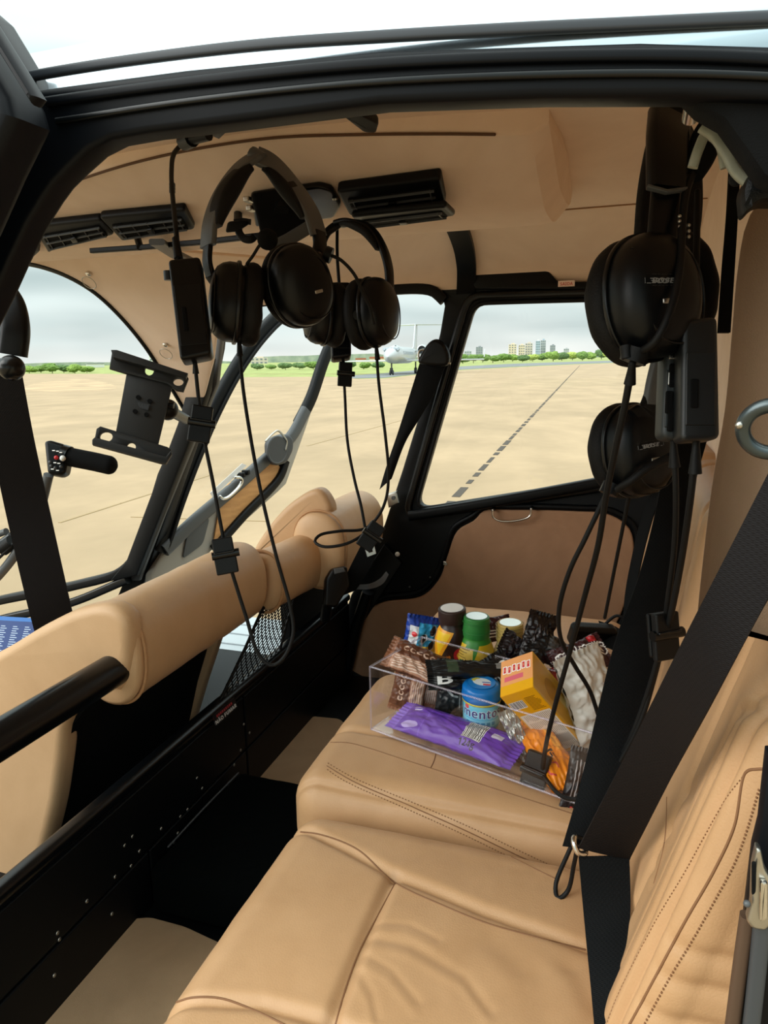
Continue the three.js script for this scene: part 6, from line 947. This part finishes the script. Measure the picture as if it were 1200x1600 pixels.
// blue and yellow biscuit pack at the back left
{ const c = at(657, 999, 0.072); pack('biscuit_pack', 'upright blue and yellow biscuit pack at the far left corner of the box', 'snack', [0.092, 0.070, 0.034], print(512, 384, (x, w, h) => { x.fillStyle = '#1d3f9a'; x.fillRect(0, 0, w, h); x.fillStyle = '#38a9dc'; x.fillRect(60, 120, 390, 264); x.fillStyle = '#f2d02c'; x.beginPath(); x.moveTo(60, 60); x.lineTo(190, 90); x.lineTo(260, 384); x.lineTo(70, 384); x.fill(); x.fillStyle = '#e9eef5'; x.fillRect(210, 30, 200, 90); x.fillStyle = '#1a1a1c'; for (const [a, b] of [[160, 150], [300, 190], [240, 300], [390, 280]]) { x.beginPath(); x.ellipse(a, b, 54, 36, 0.2, 0, 7); x.fillStyle = '#cfd6da'; x.fill(); x.beginPath(); x.ellipse(a, b - 8, 48, 30, 0.2, 0, 7); x.fillStyle = '#2c1c18'; x.fill(); } x.fillStyle = '#d92a34'; x.beginPath(); x.arc(330, 80, 26, 0, 7); x.fill(); }), c, camV(0.25, 1, 0.2), camV(0.3, 0.2, 1), 1.6, 7); }
// brown wafer packs
{ const m = print(384, 256, (x, w, h) => { x.fillStyle = '#6a402c'; x.fillRect(0, 0, w, h); x.fillStyle = '#8a5a40'; x.fillRect(0, 0, 44, h); x.fillRect(w - 44, 0, 44, h); x.fillStyle = '#b98a70'; x.fillRect(44, 150, 300, 100); lines(x, 60, 160, 250, 6, 15, '#e3cdbd', 6); x.fillStyle = '#d9b8a2'; for (let q = 0; q < 5; q++) { x.beginPath(); x.arc(110 + q * 42, 88, 16, 0.6, 5.4); x.lineWidth = 9; x.strokeStyle = '#d9b8a2'; x.stroke(); } });
  pack('wafer_pack', 'shiny brown wafer pack lying on top of another at the left of the box', 'snack', [0.105, 0.062, 0.030], m, at(651, 1035, 0.086), camV(0.9, -0.35, 0.2), camV(0.15, 0.8, 0.9), 1.6, 11);
  pack('wafer_pack', 'brown wafer pack with pale print standing against the left end of the box', 'snack', [0.085, 0.062, 0.026], m, at(640, 1074, 0.045), camV(0.2, 1, 0), camV(-0.35, 0.25, 1), 1.2, 15);
  const s = print(256, 256, (x, w, h) => { x.fillStyle = '#c98f78'; x.fillRect(0, 0, w, h); x.fillStyle = '#7a4636'; x.fillRect(0, 0, w, 70); lines(x, 20, 84, 210, 11, 15, '#f1e2da', 8); x.fillStyle = '#9fc4d8'; x.fillRect(60, 12, 150, 50); });
  pack('wafer_pack', 'pale brown snack pack covered in white small print, second from the left end', 'snack', [0.085, 0.058, 0.022], s, at(672, 1066, 0.05), camV(0.15, 1, 0.1), camV(0.05, 0.35, 1), 1.3, 19);
  pack('snack_bar', 'small red and orange snack bar between the pale and the grey packs', 'snack', [0.075, 0.032, 0.016], print(256, 128, (x, w, h) => { x.fillStyle = '#c63a30'; x.fillRect(0, 0, w, h); x.fillStyle = '#e8862e'; x.fillRect(0, 90, w, 38); x.fillStyle = '#3a4da0'; x.fillRect(150, 0, 50, 90); }), at(692, 1062, 0.05), camV(-0.1, 1, 0.1), camV(0.2, 0.3, 1), 1, 23);
}
// dark packs
{ const dk = (a, f) => print(384, 192, (x, w, h) => { x.fillStyle = a; x.fillRect(0, 0, w, h); f(x, w, h); });
  pack('snack_pack', 'dark grey snack pack with a silver arch, left of the gum jar', 'snack', [0.095, 0.062, 0.028], dk('#2a2c2e', (x, w, h) => { x.strokeStyle = '#b9bdbf'; x.lineWidth = 14; x.beginPath(); x.arc(w * 0.55, h * 0.6, 60, Math.PI, 0); x.stroke(); lines(x, 60, 120, 150, 4, 14, '#8d9294', 6); x.fillStyle = '#c9cf3c'; x.fillRect(44, 150, 20, 28); bars(x, 200, 20, 90, 44); }), at(711, 1075, 0.05), camV(0.05, 1, 0.1), camV(-0.05, 0.4, 1), 1.4, 27);
  pack('snack_stick', 'long black snack bar with white letters behind the gum jar', 'snack', [0.15, 0.034, 0.020], dk('#0c0d0f', (x, w, h) => { x.fillStyle = '#e9e9e6'; x.font = 'bold 120px sans-serif'; x.fillText('B', 26, 150); x.fillStyle = '#6c7073'; x.fillRect(150, 20, 170, 34); }), at(742, 1062, 0.078), camV(1, -0.02, -0.1), camV(0, 0.7, 1), 0.8, 31);
  pack('snack_stick', 'black and silver snack bar on top of the row behind the gum jar', 'snack', [0.17, 0.032, 0.020], dk('#17191b', (x, w, h) => { x.fillStyle = '#9da2a4'; x.fillRect(250, 60, 90, 70); x.fillStyle = '#3a4a38'; x.fillRect(70, 20, 40, 150); }), at(748, 1046, 0.095), camV(1, -0.08, -0.2), camV(0, 0.9, 0.7), 0.8, 35);
  pack('snack_pack', 'black and white chocolate pack tucked between the gum jar and the yellow box', 'snack', [0.10, 0.055, 0.026], dk('#151517', (x, w, h) => { x.fillStyle = '#e8e8e4'; for (let q = 0; q < 3; q++) { x.beginPath(); x.arc(96 + q * 78, 66, 28, 0.7, 5.6); x.lineWidth = 15; x.strokeStyle = '#e8e8e4'; x.stroke(); } lines(x, 50, 120, 250, 4, 16, '#9da0a2', 7); }), at(790, 1068, 0.07), camV(0.5, -0.85, 0.2), camV(0.1, 0.7, 0.8), 1.4, 39);
  pack('snack_pack', 'ribbed black packet behind the yellow box, beside the cream bottle', 'snack', [0.075, 0.05, 0.024], dk('#1a1418', (x, w, h) => { for (let i = 0; i < 18; i++) { x.fillStyle = i % 2 ? '#3a3038' : '#120d11'; x.fillRect(60 + i * 15, 0, 8, h); } }), at(812, 1018, 0.098), camV(0.8, -0.6, 0), camV(0.1, 0.8, 0.8), 1.8, 43);
  pack('snack_pack', 'tall crumpled black packet standing highest at the back right of the box', 'snack', [0.10, 0.055, 0.026], dk('#171012', (x, w, h) => { x.fillStyle = '#8d8486'; x.fillRect(70, 30, 90, 60); lines(x, 200, 40, 110, 6, 18, '#6d6668', 6); }), at(838, 1003, 0.118), camV(0.30, 1, 0), camV(0.45, 0.3, 0.9), 2.2, 47);
  pack('snack_pack', 'black packet with a silver band behind the yellow box', 'snack', [0.095, 0.06, 0.028], dk('#141416', (x, w, h) => { x.fillStyle = '#a3a5a2'; x.fillRect(230, 40, 60, 120); x.fillStyle = '#555'; x.fillRect(110, 60, 70, 70); }), at(868, 1020, 0.105), camV(0.85, -0.45, 0), camV(0.1, 0.8, 0.8), 1.8, 51);
  pack('candy_pack', 'brown candy packet with white outlined letters, near the hanging belt', 'snack', [0.085, 0.06, 0.026], dk('#38161a', (x, w, h) => { x.font = 'bold 104px sans-serif'; x.lineWidth = 16; x.strokeStyle = '#f3f0ec'; x.fillStyle = '#38161a'; x.strokeText("m&m's", 34, 120); x.fillText("m&m's", 34, 120); x.fillStyle = '#b8242c'; x.fillRect(290, 10, 60, 40); }), at(906, 1028, 0.125), camV(0.9, 0.35, 0), camV(0, 0.8, 0.8), 1.6, 55);
  pack('snack_pack', 'red packet glimpsed between the yellow box and the white bag', 'snack', [0.08, 0.06, 0.028], dk('#a3152a', (x, w, h) => { x.fillStyle = '#d84456'; x.fillRect(40, 60, 250, 40); }), at(886, 1074, 0.07), camV(0.4, -0.9, 0), camV(0.1, 0.9, 0.6), 1.4, 59);
  pack('snack_bar', 'dark bar with tiny white print at the near right corner of the box', 'snack', [0.09, 0.04, 0.018], dk('#1b1417', (x, w, h) => { x.fillStyle = '#d23a44'; x.fillRect(40, 60, 16, 16); lines(x, 90, 40, 230, 5, 24, '#a9a3a3', 8); }), at(905, 1222, 0.02), camV(0.25, 1, -0.1), camV(0.15, 0.5, 1), 0.7, 63);
  pack('candy_pack', 'dark brown packet with white print between the green and the cream bottles', 'snack', [0.06, 0.05, 0.02], dk('#3a1a1e', (x, w, h) => { lines(x, 40, 110, 290, 3, 22, '#e4dad6', 10); }), at(773, 983, 0.09), camV(1, 0.1, 0), camV(0, 0.4, 1), 1, 67);
}
// orange candy bag and white napkin bag
pack('candy_bag', 'crumpled shiny orange candy bag under the yellow box', 'snack', [0.145, 0.056, 0.03], print(512, 256, (x, w, h) => { x.fillStyle = '#f08a12'; x.fillRect(0, 0, w, h); x.fillStyle = '#f7a83a'; x.fillRect(60, 30, 260, 50); x.fillStyle = '#2a1a12'; x.fillRect(300, 116, 16, 40); x.fillRect(326, 120, 34, 10); x.fillRect(326, 142, 30, 10); x.strokeStyle = '#c8404a'; x.lineWidth = 8; x.beginPath(); x.arc(410, 180, 34, 0, 5); x.stroke(); }, { roughness: 0.22 }), at(848, 1180, 0.022).addScaledVector(ez, 0.012), at(884, 1236, 0.012).sub(at(803, 1122, 0.036)), camV(0.05, 0.6, 1), 1.8, 71);
pack('silver_wrapper', 'silver foil wrapper edge beside the orange bag', 'wrapper', [0.10, 0.026, 0.010], std({ color: '#c9c9c6', metalness: 0.85, roughness: 0.3 }), at(812, 1158, 0.025), camV(0.42, -0.9, 0), camV(-0.2, 0.4, 1), 2.6, 75);
pack('white_bag', 'white plastic bag of napkins at the right end of the box', 'bag', [0.14, 0.085, 0.05], phys({ color: '#d9d7cf', roughness: 0.35 }), at(921, 1088, 0.08), camV(0.3, -0.95, 0), camV(0.25, 0.5, 0.9), 2.4, 79);
// yellow candy carton with a clear window
{
  const t = thing('candy_carton', 'yellow candy carton with barcode and clear window lying askew over the snacks', 'carton'), O = dep(0.985, 833, 1073), x = camV(0.083, -0.096, -0.059), L = x.length() * 1.08, y = camV(-0.037, -0.019, -0.022), Wd = 0.052, z = camV(0.010, 0.041, -0.052), Hh = 0.064; x.normalize(); y.addScaledVector(x, -y.dot(x)).normalize(); z.addScaledVector(x, -z.dot(x)); z.addScaledVector(y, -z.dot(y)).normalize();
  const P = (a, b, c) => O.clone().addScaledVector(x, a * L).addScaledVector(y, b * Wd).addScaledVector(z, c * Hh);
  const yel = '#f0b016', mSide = print(768, 256, (c, w, h) => { c.fillStyle = yel; c.fillRect(0, 0, w, h); c.save(); c.translate(150, 128); c.rotate(-Math.PI / 2); bars(c, -120, -60, 110, 90); lines(c, 10, -70, 100, 12, 13, '#5a3c0c', 5); c.restore(); c.fillStyle = '#e9e6dc'; c.fillRect(255, 10, 480, 236); for (let k = 0; k < 5; k++) lines(c, 270 + k * 92, 24, 78, 16, 13, '#8b887e', 4); c.fillStyle = '#b9b8b2'; c.fillRect(560, 20, 90, 120); }), mEnd = print(256, 256, (c, w, h) => { c.fillStyle = '#f2a86a'; c.fillRect(0, 0, w, h); c.fillStyle = yel; c.fillRect(0, 190, w, 66); c.lineWidth = 6; c.strokeStyle = '#fff'; c.fillStyle = '#d2343c'; for (let q = 0; q < 6; q++) { c.fillRect(18 + q * 38, 50 + (q % 2) * 6, 26, 50); c.strokeRect(18 + q * 38, 50 + (q % 2) * 6, 26, 50); c.clearRect(28 + q * 38, 66, 6, 16); c.fillStyle = '#f2a86a'; c.fillRect(28 + q * 38, 66, 6, 16); c.fillStyle = '#d2343c'; } c.fillStyle = '#e46a7a'; c.fillRect(30, 130, 150, 34); }), mTop = print(512, 192, (c, w, h) => { c.fillStyle = '#d9a628'; c.fillRect(0, 0, w, h); c.fillStyle = '#e8b936'; c.fillRect(0, 0, w, 14); c.fillRect(0, h - 14, w, 14); c.fillStyle = '#b98616'; c.beginPath(); c.ellipse(w * 0.35, h / 2, 70, 50, 0, 0, 7); c.fill(); c.fillStyle = '#d8bd72'; c.fillRect(250, 60, 110, 40); c.fillStyle = '#eba90e'; c.fillRect(430, 0, 82, h); });
  const quad = (a, b, c, d, m, nm) => { const g = new THREE.BufferGeometry(); const n = b.clone().sub(a).cross(d.clone().sub(a)).normalize().multiplyScalar(0.0005); const ps = [a, b, c, d].map((p) => p.clone()); g.setAttribute('position', new THREE.Float32BufferAttribute(ps.flatMap((p) => [...p.clone().add(n).toArray()]).concat(ps.flatMap((p) => p.clone().sub(n).toArray())), 3)); g.setAttribute('uv', new THREE.Float32BufferAttribute([0, 0, 1, 0, 1, 1, 0, 1, 0, 0, 1, 0, 1, 1, 0, 1], 2)); g.setIndex([0, 1, 2, 0, 2, 3, 4, 6, 5, 4, 7, 6, 0, 4, 1, 1, 4, 5, 1, 5, 2, 2, 5, 6, 2, 6, 3, 3, 6, 7, 3, 7, 0, 0, 7, 4]); g.computeVertexNormals(); return part(nm, toCreasedNormals(g, 0.3), m, t); };
  const out = (a, b, c, d, m, nm) => { const n = b.clone().sub(a).cross(d.clone().sub(a)), ce = a.clone().add(c).multiplyScalar(0.5), mid = P(0.5, 0.5, 0.5); return quad(a, b, c, d, m, nm); };
  out(P(0, 1, 0), P(1, 1, 0), P(1, 0, 0), P(0, 0, 0), mSide, 'printed_side'); out(P(0, 0, 0), P(1, 0, 0), P(1, 0, 1), P(0, 0, 1), mTop, 'window_face'); out(P(0, 1, 0), P(0, 0, 0), P(0, 0, 1), P(0, 1, 1), mEnd, 'end_flap'); const plain = std({ color: yel, roughness: 0.45 }); out(P(1, 0, 0), P(1, 1, 0), P(1, 1, 1), P(1, 0, 1), plain, 'end_flap'); out(P(0, 1, 1), P(0, 0, 1), P(1, 0, 1), P(1, 1, 1), plain, 'back_face'); out(P(1, 1, 0), P(0, 1, 0), P(0, 1, 1), P(1, 1, 1), plain, 'side_face'); settle(t);
}

scene.traverse((o) => { if (o.isMesh) o.castShadow = o.receiveShadow = true; });
renderer.render(scene, camera);
